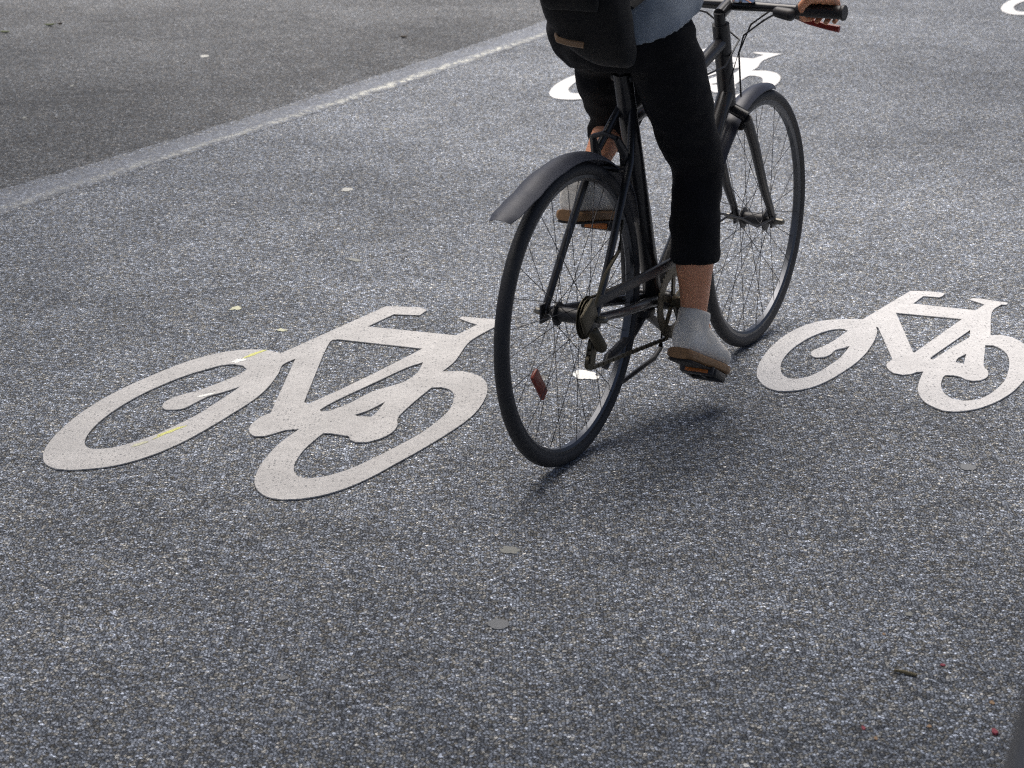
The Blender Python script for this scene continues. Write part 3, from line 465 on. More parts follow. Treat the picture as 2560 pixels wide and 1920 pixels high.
M_rbit = plain('red scrap', (0.28, 0.03, 0.05), 0.5)
M_obit = plain('orange grit', (0.30, 0.19, 0.10), 0.6)
S = SPOTS
def spot(k, name, m, label, cat, grp=None, **kw):
    x, y, w, d = S[k]; return blob(name, (x, y), w, d, m, label, cat, group=grp, **kw)
spot('splash', 'white_splash', M_white, 'bright white splash on the asphalt seen through the rear bicycle wheel', 'splash', th=0.002)
spot('spot1', 'white_splash', M_chip, 'small white spot midway between the seam and the large bicycle symbol', 'splash')
spot('spot2', 'white_splash', M_chip, 'single white fleck on the dark side road beyond the seam', 'splash')
spot('spot3', 'white_splash', M_pale, 'faint pale fleck just below the seam, left of the rear mudguard', 'splash')
spot('pale1', 'gum_stain', M_cream, 'pale cream stain on the asphalt above the front wheel of the large symbol', 'stain')
spot('pale2', 'gum_stain', M_cream, 'cream smear close above the handlebar of the large white symbol', 'stain', rot=0.6)
spot('pale3', 'gum_stain', M_pale, 'faded chalk mark on the lane farther up from the large symbol', 'stain', rot=0.6)
spot('gum1', 'chewing_gum', M_pale, 'ragged pale gum patch straight below the rear tyre', 'gum')
spot('gum2', 'chewing_gum', M_gum, 'round smooth grey gum patch in the middle of the lower lane', 'gum', jag=0.08)
spot('gum3', 'chewing_gum', M_gum, 'small grey gum spot at the lower left', 'gum')
spot('spot4', 'chewing_gum', M_pale, 'small light gum spot on the lower right lane', 'gum')
spot('pale4', 'chewing_gum', M_gum, 'wide dull gum patch below the symbol at the right edge', 'gum')
spot('spot5', 'white_splash', M_pale, 'tiny pale fleck near the left picture edge above the seam', 'splash')
spot('spot6', 'white_splash', M_pale, 'tiny pale fleck on the side road between the leaves and the seam', 'splash')
spot('wh1', 'paper_scrap', M_white, 'tiny white scrap at the bottom picture edge', 'scrap')
spot('red1', 'red_scrap', M_rbit, 'small red scrap to the upper right of the brown twig', 'scrap')
spot('red2', 'red_scrap', M_rbit, 'small red scrap below and left of the brown twig', 'scrap')
spot('redw', 'red_scrap', M_rbit, 'red and white scrap close to the grey railing', 'scrap', th=0.004)
blob('white_scrap', (S['redw'][0] - 0.001, S['redw'][1] + 0.009), 0.007, 0.008, M_white, 'white speck touching the red scrap by the grey railing', 'scrap', th=0.003)
spot('or1', 'orange_grit', M_obit, 'orange grit grain beside the lower red scrap', 'grit')
spot('or2', 'orange_grit', M_obit, 'yellow orange grit grain between the two lower red scraps', 'grit')
spot('or3', 'orange_grit', M_obit, 'tan grit grain above the grey railing', 'grit')
spot('yb', 'orange_grit', M_obit, 'pale orange grit grain above the brown twig', 'grit')
# chalk on the large symbol
ZP = 0.0046
def streak(k, m, label, rot, w, d):
    x, y, _, _ = S[k]; blob('chalk_streak', (x, y), w, d, m, label, 'chalk mark', th=0.0006, z=ZP, rot=rot, jag=0.3, group='chalk streaks on the large symbol')
streak('yel1', M_yellow, 'yellow chalk streak where the fork of the large symbol meets its wheel', 1.05, 0.085, 0.016)
streak('yel2', M_white, 'white chalk streak just below the yellow one on the fork of the symbol', 1.0, 0.045, 0.022)
streak('yel3', M_yellow, 'long yellow chalk streak on the lower rim of the large symbol', 1.0, 0.115, 0.012)
streak('yel4', M_cream, 'short cream chalk streak on the lower rim of the large symbol', 0.9, 0.045, 0.014)
streak('splash_s', M_white, 'small white streak on the fork tip inside the wheel of the large symbol', 0.75, 0.05, 0.014)
# leaves and twig
def leaf(k, m, label, L, rot):
    x, y, _, _ = S[k]; n = 8; vs = []; fs = []
    for i in range(n + 1):
        t = i / n; w = 0.36 * L * sin(pi * t ** 0.8) * (1 if i not in (0, n) else 0.05)
        for s in (-1, 0, 1): vs.append((s * w / 2, (t - 0.5) * L, 0.004 + 0.010 * abs(s) * sin(pi * t) + 0.012 * (t - 0.5) ** 2 * 4))
    for i in range(n):
        for s in (0, 1): a = i * 3 + s; fs.append((a, a + 1, a + 4, a + 3))
    me = bpy.data.meshes.new('leaf'); me.from_pydata(vs, [], fs); me.materials.append(m)
    for p in me.polygons: p.use_smooth = True
    o = link(bpy.data.objects.new('leaf', me)); o.location = (x, y, 0.001); o.rotation_euler = (0, 0, rot)
    sm = o.modifiers.new('t', 'SOLIDIFY'); sm.thickness = 0.0006
    tag(o, label, 'leaf')
leaf('leaf1', M_leaf, 'green leaf nearest the left picture edge on the side road', 0.07, 1.3)
leaf('leaf2', M_leaf, 'green leaf lying right of the other one on the side road', 0.07, -1.0)
leaf('leaf3', M_dleaf, 'small dark leaf beside the right green leaf', 0.035, -1.3)
leaf('leafb', M_dleaf, 'small brown leaf on the side road behind the seam', 0.045, 1.4)
tw = MB(); x, y, _, _ = S['twig']
tw.tube([(-0.019, 0.011, 0.004), (-0.007, 0.004, 0.005), (0.006, -0.003, 0.0045), (0.018, -0.011, 0.004)], [0.0026, 0.0036, 0.0038, 0.0028], 8)
o = tw.build('twig', M_twig); o.location = (x, y, 0); tag(o, 'short brown twig lying on the lower right asphalt', 'twig')

# ------------------------------------------------------------------ bicycle (local: x right, y forward, z up; origin at the rear contact)
BX, BY, BYAW = 0.1326, 4.7071, 0.4905
WB, TR = 1.10, 0.347
bike = empty('bicycle', (BX, BY, 0), -BYAW)
tag(bike, 'black city bicycle ridden across the painted lane, seen from behind', 'bicycle')
HR = Vector((0, 0, TR)); SH = Vector((0, 0.055, 0.012)); HF = Vector((0, WB, TR))
def wheel(c, reflector):
    h = MB()
    h.lathe_x([(-0.048, 0.0045), (-0.048, 0.009), (-0.036, 0.010), (-0.034, 0.028), (-0.030, 0.028), (-0.028, 0.017), (0.028, 0.017), (0.030, 0.028), (0.034, 0.028), (0.036, 0.010), (0.060, 0.009), (0.060, 0.0045)], c, 28)
    w = h.build('wheel', M_black, bike)
    t = MB(); P = []
    for i in range(16):
        a = 2 * pi * i / 16; P.append((0.0165 * sin(a), TR - 0.0165 + 0.0165 * cos(a)))
    t.lathe_x(P, c, 128).build('tyre', M_rubber, w)
    r = MB(); r.lathe_x([(-0.0105, 0.319), (-0.0105, 0.311), (-0.006, 0.305), (0.006, 0.305), (0.0105, 0.311), (0.0105, 0.319)], c, 128).build('rim', M_rim, w)
    for k in range(28):
        a = 2 * pi * (k + 0.4) / 28; side = 1 if k % 2 else -1; off = (0.42 if (k // 2) % 2 else -0.42)
        s = MB(); s.tube([c + Vector((side * 0.032, 0.026 * cos(a + off * 2.6), 0.026 * sin(a + off * 2.6))), c + Vector((side * 0.003, 0.307 * cos(a), 0.307 * sin(a)))], 0.0009, 6)
        s.build('spoke', M_spoke, w, sharp=0)
    if reflector is not None:
        a = reflector; q = MB()
        d = Vector((0, cos(a), sin(a))); tn = Vector((0, -sin(a), cos(a)))
        rot = Matrix((Vector((1, 0, 0)), tn, d)).transposed()
        q.box(c + d * 0.196, (0.010, 0.085, 0.030), rot, 0.004); q.build('reflector', M_reflr, w)
    return w
wheel(HR, radians(218)); wheel(HF, None)
# cassette on the rear hub, seen as a dark disc
cs = MB()
for k, r in enumerate((0.05, 0.045, 0.04, 0.035, 0.03)):
    x0 = 0.037 + k * 0.0045
    cs.lathe_x([(x0, 0.01), (x0, r), (x0 + 0.002, r), (x0 + 0.002, 0.01)], HR, 40)
cs.build('cassette', M_brown, bike)
V = lambda x, y, z: Vector((x, y, z))
BB = V(0, 0.45, 0.280); STT = V(0, 0.252, 0.86); HTB = V(0, 0.885, 0.69); HTT = V(0, 0.825, 0.90)
f = MB()
f.tube([BB, STT], 0.0225, 16)
f.tube([BB + V(0, 0.01, 0.01), V(0, 0.70, 0.50), HTB + V(0, -0.012, 0.03)], 0.021, 16)
f.tube([V(0, 0.292, 0.745), V(0, 0.60, 0.785), HTT + V(0, 0.012, -0.045)], 0.017, 16)
f.tube([HTB, HTT], 0.022, 16)
f.pill(BB + V(-0.038, 0, 0), BB + V(0.038, 0, 0), 0.023, 0.023)
for s in (-1, 1):
    f.tube([V(s * 0.064, -0.004, TR + 0.002), V(s * 0.058, 0.15, 0.325), V(s * 0.035, 0.33, 0.300), BB + V(s * 0.018, -0.01, 0)], [0.010, 0.011, 0.013, 0.013], 12)
    f.tube([V(s * 0.064, -0.004, TR + 0.005), V(s * 0.060, 0.06, 0.45), V(s * 0.048, 0.20, 0.665), V(s * 0.016, 0.278, 0.775)], [0.009, 0.009, 0.010, 0.010], 12)
    f.box(V(s * 0.064, -0.004, TR), (0.006, 0.045, 0.045), None, 0.002)
f.tube([V(-0.05, 0.19, 0.65), V(0.05, 0.19, 0.65)], 0.008, 10)
f.build('frame', M_frame, bike)
k = MB()
for s in (-1, 1):
    k.tube([HTB + V(s * 0.048, 0.012, -0.035), V(s * 0.052, 0.95, 0.575), V(s * 0.053, 1.02, 0.455), V(s * 0.053, 1.075, 0.385), HF + V(s * 0.053, -0.004, 0.004)], [0.0145, 0.0135, 0.012, 0.010, 0.009], 12)
    k.box(HF + V(s * 0.053, 0, 0), (0.006, 0.034, 0.034), None, 0.002)
k.tube([HTB + V(-0.05, 0.010, -0.03), HTB + V(0, 0.004, -0.005), HTB + V(0.05, 0.010, -0.03)], 0.0155, 12)
k.box(HTB + V(0, 0.055, -0.05), (0.06, 0.035, 0.05), None, 0.008)
k.build('fork', M_frame, bike)
# mudguards
def guard(c, prof, hw, m, name, n=9):
    g = MB(); rows = []
    L = []
    for (a0, r0), (a1, r1) in zip(prof, prof[1:]):
        for j in range(6): L.append((a0 + (a1 - a0) * j / 6, r0 + (r1 - r0) * j / 6))
    L.append(prof[-1])
    for i, (a, r) in enumerate(L):
        t = i / (len(L) - 1); w = hw * min(1.0, 0.55 + 3.5 * min(t, 1 - t + 0.06))
        row = []
        for lay in (0, 1):
            for q in range(n):
                u = -1 + 2 * q / (n - 1); rr = r - 0.013 * u * u - 0.0025 * lay
                row.append(g.bm.verts.new(c + V(w * u, rr * cos(radians(a)), rr * sin(radians(a)))))
        rows.append(row[:n] + list(reversed(row[n:])))
    for A, B in zip(rows, rows[1:]): g.bridge(A, B)
    g.cap(rows[0], True); g.cap(rows[-1])
    return g.build(name, m, bike)
gr = guard(HR, [(24, 0.366), (45, 0.366), (66, 0.368), (86, 0.370), (105, 0.376), (124, 0.398), (133, 0.424), (140, 0.452)], 0.033, M_guard, 'mudguard')
gf = guard(HF, [(76, 0.362), (92, 0.364), (110, 0.364), (135, 0.364), (160, 0.364), (186, 0.368)], 0.027, M_guardf, 'mudguard')
st = MB()
for s in (-1, 1):
    st.tube([HF + V(s * 0.060, -0.01, 0.012), HF + V(s * 0.055, -0.12, 0.008), HF + V(s * 0.044, -0.20, 0.045), HF + V(s * 0.027, -0.345, 0.09)], 0.0032, 8)
st.build('stay', M_black, gf)
# hub nuts
for h, a, b in ((HF, 0.058, 0.078), (HF, -0.058, -0.078), (HR, 0.066, 0.085), (HR, -0.066, -0.085)):
    nb = MB(); nb.pill(h + V(a, 0, 0), h + V(b, 0, 0), 0.010, 0.008, 10); nb.build('axle_nut', M_steel, bike)
# seat post + saddle
sp = MB(); sp.tube([STT + V(0, 0.01, -0.03), V(0, 0.228, 0.93)], 0.0135, 12); sp.pill(STT + V(-0.02, 0.004, -0.012), STT + V(0.02, 0.004, -0.012), 0.010, 0.010); sp.build('seat_post', M_black, bike)
sd = MB()
sd.loft([((0, 0.020, 0.952), 0.050, 0.018, pi / 2), ((0, 0.035, 0.952), 0.078, 0.026, pi / 2), ((0, 0.075, 0.953), 0.086, 0.030, pi / 2), ((0, 0.125, 0.950), 0.072, 0.028, pi / 2), ((0, 0.185, 0.948), 0.045, 0.022, pi / 2), ((0, 0.245, 0.948), 0.028, 0.019, pi / 2), ((0, 0.290, 0.944), 0.020, 0.015, pi / 2), ((0, 0.305, 0.942), 0.011, 0.009, pi / 2)], 28, 2.4)
for v in sd.bm.verts: v.co += SH
sad = sd.build('saddle', M_leather, bike, sharp=60)
sr = MB()
for s in (-1, 1):
    sr.tube([V(s * 0.045, 0.055, 0.925), V(s * 0.03, 0.11, 0.905), V(s * 0.022, 0.20, 0.902), V(s * 0.014, 0.28, 0.925)], 0.0036, 8)
for v in sr.bm.verts: v.co += SH
sr.build('saddle_rail', M_steel, sad)
# handlebar
BARZ, BARY = 0.943, 0.872
hb = MB()
hb.tube([HTT + V(0, 0, -0.01), V(0, 0.815, 0.93)], 0.0145, 12); hb.tube([V(0, 0.815, 0.925), V(0, BARY, BARZ)], [0.0165, 0.0165], 12)
hb.tube([V(-0.305, BARY - 0.012, BARZ), V(-0.12, BARY, BARZ), V(0, BARY, BARZ), V(0.12, BARY, BARZ), V(0.305, BARY - 0.012, BARZ)], [0.011, 0.0115, 0.0145, 0.0115, 0.011], 12)
hbar = hb.build('handlebar', M_frame, bike)
for s in (-1, 1):
    g = MB(); P = []; R = []
    for i in range(25):
        P.append(V(s * (0.188 + 0.124 * i / 24), BARY - 0.005 - 0.007 * i / 24, BARZ)); R.append(0.0165 + (0.0012 if i % 2 else 0) + (0.0025 if i in (0, 23, 24) else 0))
    g.tube(P, R, 14); g.build('grip', M_black, hbar)
    b = MB(); b.pill(V(s * 0.165, BARY + 0.004, BARZ - 0.008), V(s * 0.185, BARY + 0.01, BARZ - 0.012), 0.017, 0.015); b.pill(V(s * 0.14, BARY - 0.018, BARZ - 0.008), V(s * 0.172, BARY - 0.02, BARZ - 0.012), 0.014, 0.016)
    b.build('brake_clamp', M_black, hbar)
    lv = MB(); lv.tube([V(s * 0.172, BARY + 0.015, BARZ - 0.016), V(s * 0.20, BARY + 0.035, BARZ - 0.032), V(s * 0.25, BARY + 0.030, BARZ - 0.042), V(s * 0.285, BARY + 0.028, BARZ - 0.046)], [0.006, 0.006, 0.0055, 0.0065], 8, r2=[0.009, 0.009, 0.008, 0.009]); lv.build('brake_lever', M_red, hbar)
be = MB(); be.loft([((0.045, BARY - 0.012, BARZ + 0.012), 0.030, 0.030, 0), ((0.045, BARY - 0.014, BARZ + 0.022), 0.028, 0.028, 0.1), ((0.045, BARY - 0.016, BARZ + 0.033), 0.018, 0.018, 0.1), ((0.045, BARY - 0.017, BARZ + 0.037), 0.006, 0.006, 0.1)], 24); be.build('bell', M_chrome, hbar)
cb = MB()
cb.tube([V(0.15, BARY + 0.02, BARZ - 0.012), V(0.10, BARY + 0.035, BARZ - 0.012), V(0.05, BARY + 0.03, BARZ - 0.05), V(0.02, BARY + 0.03, 0.82), V(0.012, HTB.y + 0.06, 0.70)], 0.0026, 6)
cb.tube([V(-0.15, BARY + 0.02, BARZ - 0.012), V(-0.08, BARY + 0.05, BARZ - 0.03), V(0.02, BARY + 0.03, BARZ - 0.09), V(0.026, 0.80, 0.80), V(0.022, 0.6, 0.79)], 0.0026, 6)
cb.tube([V(0.135, BARY - 0.02, BARZ - 0.012), V(0.09, BARY + 0.02, BARZ - 0.035), V(0.04, BARY + 0.01, BARZ - 0.075), V(0.028, 0.83, 0.76), V(0.026, 0.74, 0.55)], 0.0026, 6)
cb.build('brake_cable', M_black, hbar)
# cranks, chainring, pedals
cr = MB(); c = BB + V(0.052, 0, 0); P = []
n = 84; A = []; B_ = []
for i in range(n):
    a = 2 * pi * i / n; r = 0.088 + (0.0035 if i % 2 else 0)
    A.append(cr.bm.verts.new(c + V(-0.0015, r * cos(a), r * sin(a)))); B_.append(cr.bm.verts.new(c + V(0.0015, r * cos(a), r * sin(a))))
A2 = [cr.bm.verts.new(c + V(-0.0015, 0.06 * cos(2 * pi * i / n), 0.06 * sin(2 * pi * i / n))) for i in range(n)]
B2 = [cr.bm.verts.new(c + V(0.0015, 0.06 * cos(2 * pi * i / n), 0.06 * sin(2 * pi * i / n))) for i in range(n)]
cr.bridge(A, B_); cr.bridge(B_, B2); cr.bridge(B2, A2); cr.bridge(A2, A)
for j in range(5):
    a = 2 * pi * j / 5 + 0.3; cr.bar(c, c + V(0, 0.066 * cos(a), 0.066 * sin(a)), 0.005, 0.014)
cr.pill(BB + V(0.03, 0, 0), BB + V(0.075, 0, 0), 0.018, 0.015)
ck = cr.build('chainring', M_brown, bike)
PR = V(0.125, 0.468, 0.104); PL = V(-0.125, 0.438, 0.455)
for s, pp in ((1, PR), (-1, PL)):
    a = MB(); a.tube([BB + V(s * 0.070, 0, 0), V(s * 0.078, pp.y, pp.z)], [0.013, 0.011], 12, r2=[0.009, 0.008]); a.build('crank_arm', M_black, bike)
    q = MB(); q.tube([V(s * 0.075, pp.y, pp.z), V(s * 0.165, pp.y, pp.z)], 0.007, 10)
    tilt = Matrix.Rotation(-0.48 if s > 0 else -0.12, 3, 'X')
    for dy in (-0.038, 0.038): q.box(pp + tilt @ V(s * 0.004, dy, 0), (0.085, 0.016, 0.022), tilt, 0.004)
    for dx in (-0.042, 0.0, 0.042): q.box(pp + tilt @ V(s * 0.004 + dx, 0, 0), (0.010, 0.07, 0.018), tilt, 0.003)
    pd = q.build('pedal', M_black, bike)
    for dy in (-1, 1):
        e = MB(); e.box(pp + tilt @ V(s * 0.004, dy * 0.0475, 0), (0.06, 0.005, 0.015), tilt, 0.0015); e.build('reflector', M_refla, pd)
ch = MB(); cx = 0.050
def chain_run(a, b):
    d = (b - a); nl = int(d.length / 0.0127)
    for i in range(nl):
        p = a + d * (i / nl); q = a + d * ((i + 0.86) / nl); ch.bar(p, q, 0.007 if i % 2 else 0.0045, 0.0085)
chain_run(V(cx, -0.006, TR + 0.046), V(cx, 0.44, 0.285 + 0.090))
chain_run(V(cx, 0.0, TR - 0.118), V(cx, 0.43, 0.285 - 0.093))
for i in range(14):
    a = pi / 2 - pi * i / 14; b2 = pi / 2 - pi * (i + 0.86) / 14
    ch.bar(BB + V(cx, 0.091 * cos(a), 0.091 * sin(a)), BB + V(cx, 0.091 * cos(b2), 0.091 * sin(b2)), 0.007 if i % 2 else 0.0045, 0.0085)
ch.build('chain', M_brown, bike)
cg = MB()
cg.bar(V(0.066, -0.02, TR + 0.040), V(0.066, 0.44, TR + 0.040), 0.012, 0.024, 0.004); cg.build('chain_guard', M_black, bike)
dr = MB()
dr.pill(V(0.062, -0.01, TR - 0.03), V(0.074, 0.005, TR - 0.065), 0.014, 0.014)
dr.bar(V(0.046, 0.01, TR - 0.055), V(0.046, -0.008, TR - 0.105), 0.003, 0.022); dr.bar(V(0.058, 0.01, TR - 0.055), V(0.058, -0.008, TR - 0.105), 0.003, 0.024)
for z in (0.062, 0.102): dr.lathe_x([(0.047, 0.004), (0.047, 0.017), (0.056, 0.017), (0.056, 0.004)], V(0, 0.01 - (z - 0.055) * 0.36, TR - z), 20)
dr.box(V(0.072, -0.055, TR + 0.02), (0.010, 0.07, 0.055), Matrix.Rotation(0.5, 3, 'X'), 0.006)
dr.tube([V(0.072, -0.03, TR + 0.03), V(0.075, 0.02, TR + 0.10), V(0.070, 0.10, TR + 0.135), V(0.064, 0.13, TR + 0.20)], 0.0045, 8)
dr.build('derailleur', M_brown, bike)
ks = MB()
ks.box(V(0, 0.385, 0.262), (0.05, 0.05, 0.02), None, 0.004)
ks.tube([V(0, 0.395, 0.255), V(0.004, 0.32, 0.222), V(0.004, 0.19, 0.199), V(0.004, 0.172, 0.178)], [0.012, 0.011, 0.011, 0.009], 10)
ks.tube([V(0.004, 0.50, 0.20), V(0.004, 0.49, 0.145), V(0.004, 0.45, 0.128), V(0.004, 0.20, 0.112)], [0.007, 0.0065, 0.0065, 0.0055], 10)
ks.bar(V(0.002, 0.40, 0.255), V(0.004, 0.50, 0.195), 0.012, 0.016)
ks.build('kickstand', M_black, bike)
bk = MB()
for s in (-1, 1):
    bk.tube([V(s * 0.03, 0.205, 0.655), V(s * 0.036, 0.19, 0.69), V(s * 0.03, 0.165, 0.725)], [0.009, 0.011, 0.008], 8)
bk.tube([V(-0.03, 0.165, 0.725), V(0, 0.16, 0.735), V(0.03, 0.165, 0.725)], 0.006, 8)
bk.build('brake_caliper', M_black, bike)

# ------------------------------------------------------------------ rider
rider = empty('person', (BX, BY, 0), -BYAW)
tag(rider, 'person cycling in black cropped trousers, pale blue shirt and white sneakers, right foot down', 'person')
HPR, KNR, ANR = V(0.092, 0.235, 0.955), V(0.118, 0.435, 0.615), V(0.125, 0.410, 0.262)
HPL, KNL, ANL = V(-0.092, 0.235, 0.955), V(-0.118, 0.590, 0.805), V(-0.122, 0.300, 0.565)
body = MB()
# torso, neck
body.loft([((0, 0.235, 0.955), 0.13, 0.11, 0), ((0, 0.24, 1.03), 0.135, 0.105, 0), ((0, 0.285, 1.13), 0.118, 0.09, -0.3), ((0, 0.35, 1.25), 0.128, 0.095, -0.35), ((0, 0.42, 1.37), 0.145, 0.095, -0.35), ((0, 0.47, 1.44), 0.12, 0.07, -0.3), ((0, 0.49, 1.47), 0.06, 0.055, -0.3)], 28)
body.chain([V(0, 0.48, 1.45), V(0, 0.515, 1.53), V(0, 0.53, 1.58)], [0.055, 0.05, 0.055])
# head: cranium, jaw, nose, ears
HD = V(0, 0.55, 1.645)
body.ball(HD + V(0, -0.012, 0.025), (0.074, 0.092, 0.092)); body.ball(HD + V(0, 0.03, -0.03), (0.060, 0.066, 0.085)); body.ball(HD + V(0, 0.052, -0.082), (0.036, 0.036, 0.030))
body.chain([HD + V(0, 0.086, 0.015), HD + V(0, 0.108, -0.022)], [0.010, 0.014], 10)
for s in (-1, 1):
    body.ball(HD + V(s * 0.076, -0.002, -0.005), (0.010, 0.020, 0.032), 10); body.ball(HD + V(s * 0.034, 0.083, 0.033), (0.024, 0.012, 0.009), 10); body.ball(HD + V(s * 0.045, 0.062, -0.022), (0.022, 0.022, 0.02), 10)
body.ball(HD + V(0, 0.089, -0.052), (0.023, 0.010, 0.006), 10); body.ball(HD + V(0, 0.087, -0.063), (0.020, 0.010, 0.007), 10)
# legs
def leg(h, k, a, g=1.0):
    sh = a - k
    body.chain([h, h.lerp(k, 0.5), k], [0.076, 0.066, 0.050])
    back = V(0, -0.016, 0) if g > 1.0 else V(0, 0, 0)
    body.chain([k, k + sh * 0.3 + back * 0.3, k + sh * 0.58 + back * 0.5, k + sh * 0.82, a], [0.043, 0.043, 0.0435 * g, 0.033 * g, 0.031])
leg(HPR, KNR, ANR, 1.13); leg(HPL, KNL, ANL, 0.9)
# arms and hands (finely meshed, welded into the body mesh below)
arms = []
for s in (-1, 1):
    sh, el, wr = V(s * 0.165, 0.445, 1.405), V(s * 0.255, 0.585, 1.165), V(s * 0.262, 0.800, 0.998)
    body.chain([sh, sh.lerp(el, 0.5), el], [0.052, 0.044, 0.037]); body.pill(el, el.lerp(wr, 0.3), 0.037, 0.035)
    full = body; body = MB(); body.chain([el, el.lerp(wr, 0.35), wr], [0.038, 0.036, 0.024])
    palm0, palm1 = wr, V(s * 0.246, 0.862, 0.972)
    for q in (-0.026, -0.009, 0.009, 0.026): body.pill(wr + V(q * 0.5, 0, 0), palm1 + V(q * 1.15, 0, 0), 0.017, 0.0145, 10)
    for j, q in enumerate((-0.034, -0.011, 0.012, 0.034)):
        x = s * 0.246 + q; ln = (0.92, 1.05, 1.0, 0.85)[j if s < 0 else 3 - j]
        body.chain([V(x, 0.864, 0.970), V(x, 0.886, 0.966), V(x, 0.899, 0.945), V(x, 0.893, 0.945 - 0.022 * ln), V(x, 0.876, 0.945 - 0.030 * ln)], [0.0095, 0.0092, 0.0085, 0.008, 0.0072], 10)
    xi = s * 0.246 - s * 0.036
    body.chain([wr + V(-s * 0.016, 0.02, -0.008), V(xi - s * 0.006, 0.850, 0.955), V(xi - s * 0.010, 0.872, 0.962 - 0.04), V(xi + s * 0.004, 0.890, 0.919)], [0.014, 0.0115, 0.010, 0.0085], 10)
    arms.append(fuse(body, 'arm', M_skin, None, 0.0045, 4)); body = full
# feet inside the shoes
for a, tip in ((ANR, V(0.125, 0.52, 0.125)), (ANL, V(-0.122, 0.46, 0.495))): body.chain([a, a.lerp(tip, 0.4) + V(0, 0, -0.01), tip], [0.032, 0.032, 0.028])
fuse(body, 'body', M_skin, rider, 0.0075, 2, extra=arms)
hr = MB(); hr.ball(HD + V(0, -0.022, 0.040), (0.084, 0.098, 0.092)); hr.ball(HD + V(0, -0.085, -0.01), (0.055, 0.04, 0.075)); hr.chain([HD + V(0, -0.10, 0.0), HD + V(0, -0.13, -0.06), HD + V(0, -0.12, -0.16)], [0.028, 0.032, 0.012])
fuse(hr, 'hair', M_hair, rider, 0.006, 3, 0.006, 40, (1, 1, 0.25))
for s in (-1, 1):
    e = MB(); e.ball(HD + V(s * 0.032, 0.0835, 0.018), (0.013, 0.008, 0.0075), 12); e.build('eye', M_lace, rider)
# trousers
tr = MB()
tr.loft([((0, 0.235, 0.875), 0.12, 0.10, 0), ((0.006, 0.225, 0.93), 0.140, 0.122, 0), ((0.006, 0.225, 0.97), 0.138, 0.118, 0), ((0, 0.24, 1.03), 0.12, 0.10, 0)], 28)
hemR = KNR.lerp(ANR, 0.615); hemL = KNL.lerp(ANL, 0.56); tr.pill(V(-0.115, 0.36, 0.83), V(-0.12, 0.44, 0.735), 0.055, 0.052)
tr.chain([HPR, HPR.lerp(KNR, 0.33), HPR.lerp(KNR, 0.66), KNR], [0.086, 0.084, 0.075, 0.063]); tr.tube([KNR + V(0, 0, 0.02), KNR.lerp(ANR, 0.2) + V(0, -0.012, 0), KNR.lerp(ANR, 0.4) + V(0, -0.012, 0), hemR + V(0, -0.006, 0)], [0.060, 0.060, 0.059, 0.0585], 20)
tr.chain([HPL, HPL.lerp(KNL, 0.33), HPL.lerp(KNL, 0.66), KNL], [0.086, 0.084, 0.075, 0.063]); tr.tube([KNL, KNL.lerp(ANL, 0.2) + V(0, 0, -0.008), hemL], [0.060, 0.060, 0.0565], 20)
fuse(tr, 'trousers', M_trouser, rider, 0.0085, 3, 0.008, 17, (0.8, 0.8, 1.2))
# shirt
sh = MB()
sh.loft([((0.012, 0.264, 1.002), 0.170, 0.186, 0.40), ((0.012, 0.264, 1.028), 0.168, 0.178, 0.36), ((0, 0.265, 1.08), 0.165, 0.148, 0.05), ((0, 0.300, 1.16), 0.150, 0.128, -0.25), ((0, 0.352, 1.25), 0.15, 0.122, -0.35), ((0, 0.42, 1.37), 0.166, 0.118, -0.35), ((0, 0.465, 1.43), 0.15, 0.095, -0.3), ((0, 0.49, 1.475), 0.075, 0.07, -0.3)], 36)
for s in (-1, 1):
    a, b = V(s * 0.158, 0.44, 1.405), V(s * 0.255, 0.585, 1.165)
    sh.chain([a, a.lerp(b, 0.5), b.lerp(V(s * 0.262, 0.80, 0.998), 0.12)], [0.064, 0.060, 0.054])
fuse(sh, 'shirt', M_shirt, rider, 0.007, 5, 0.008, 12, (1.3, 1.3, 0.3))
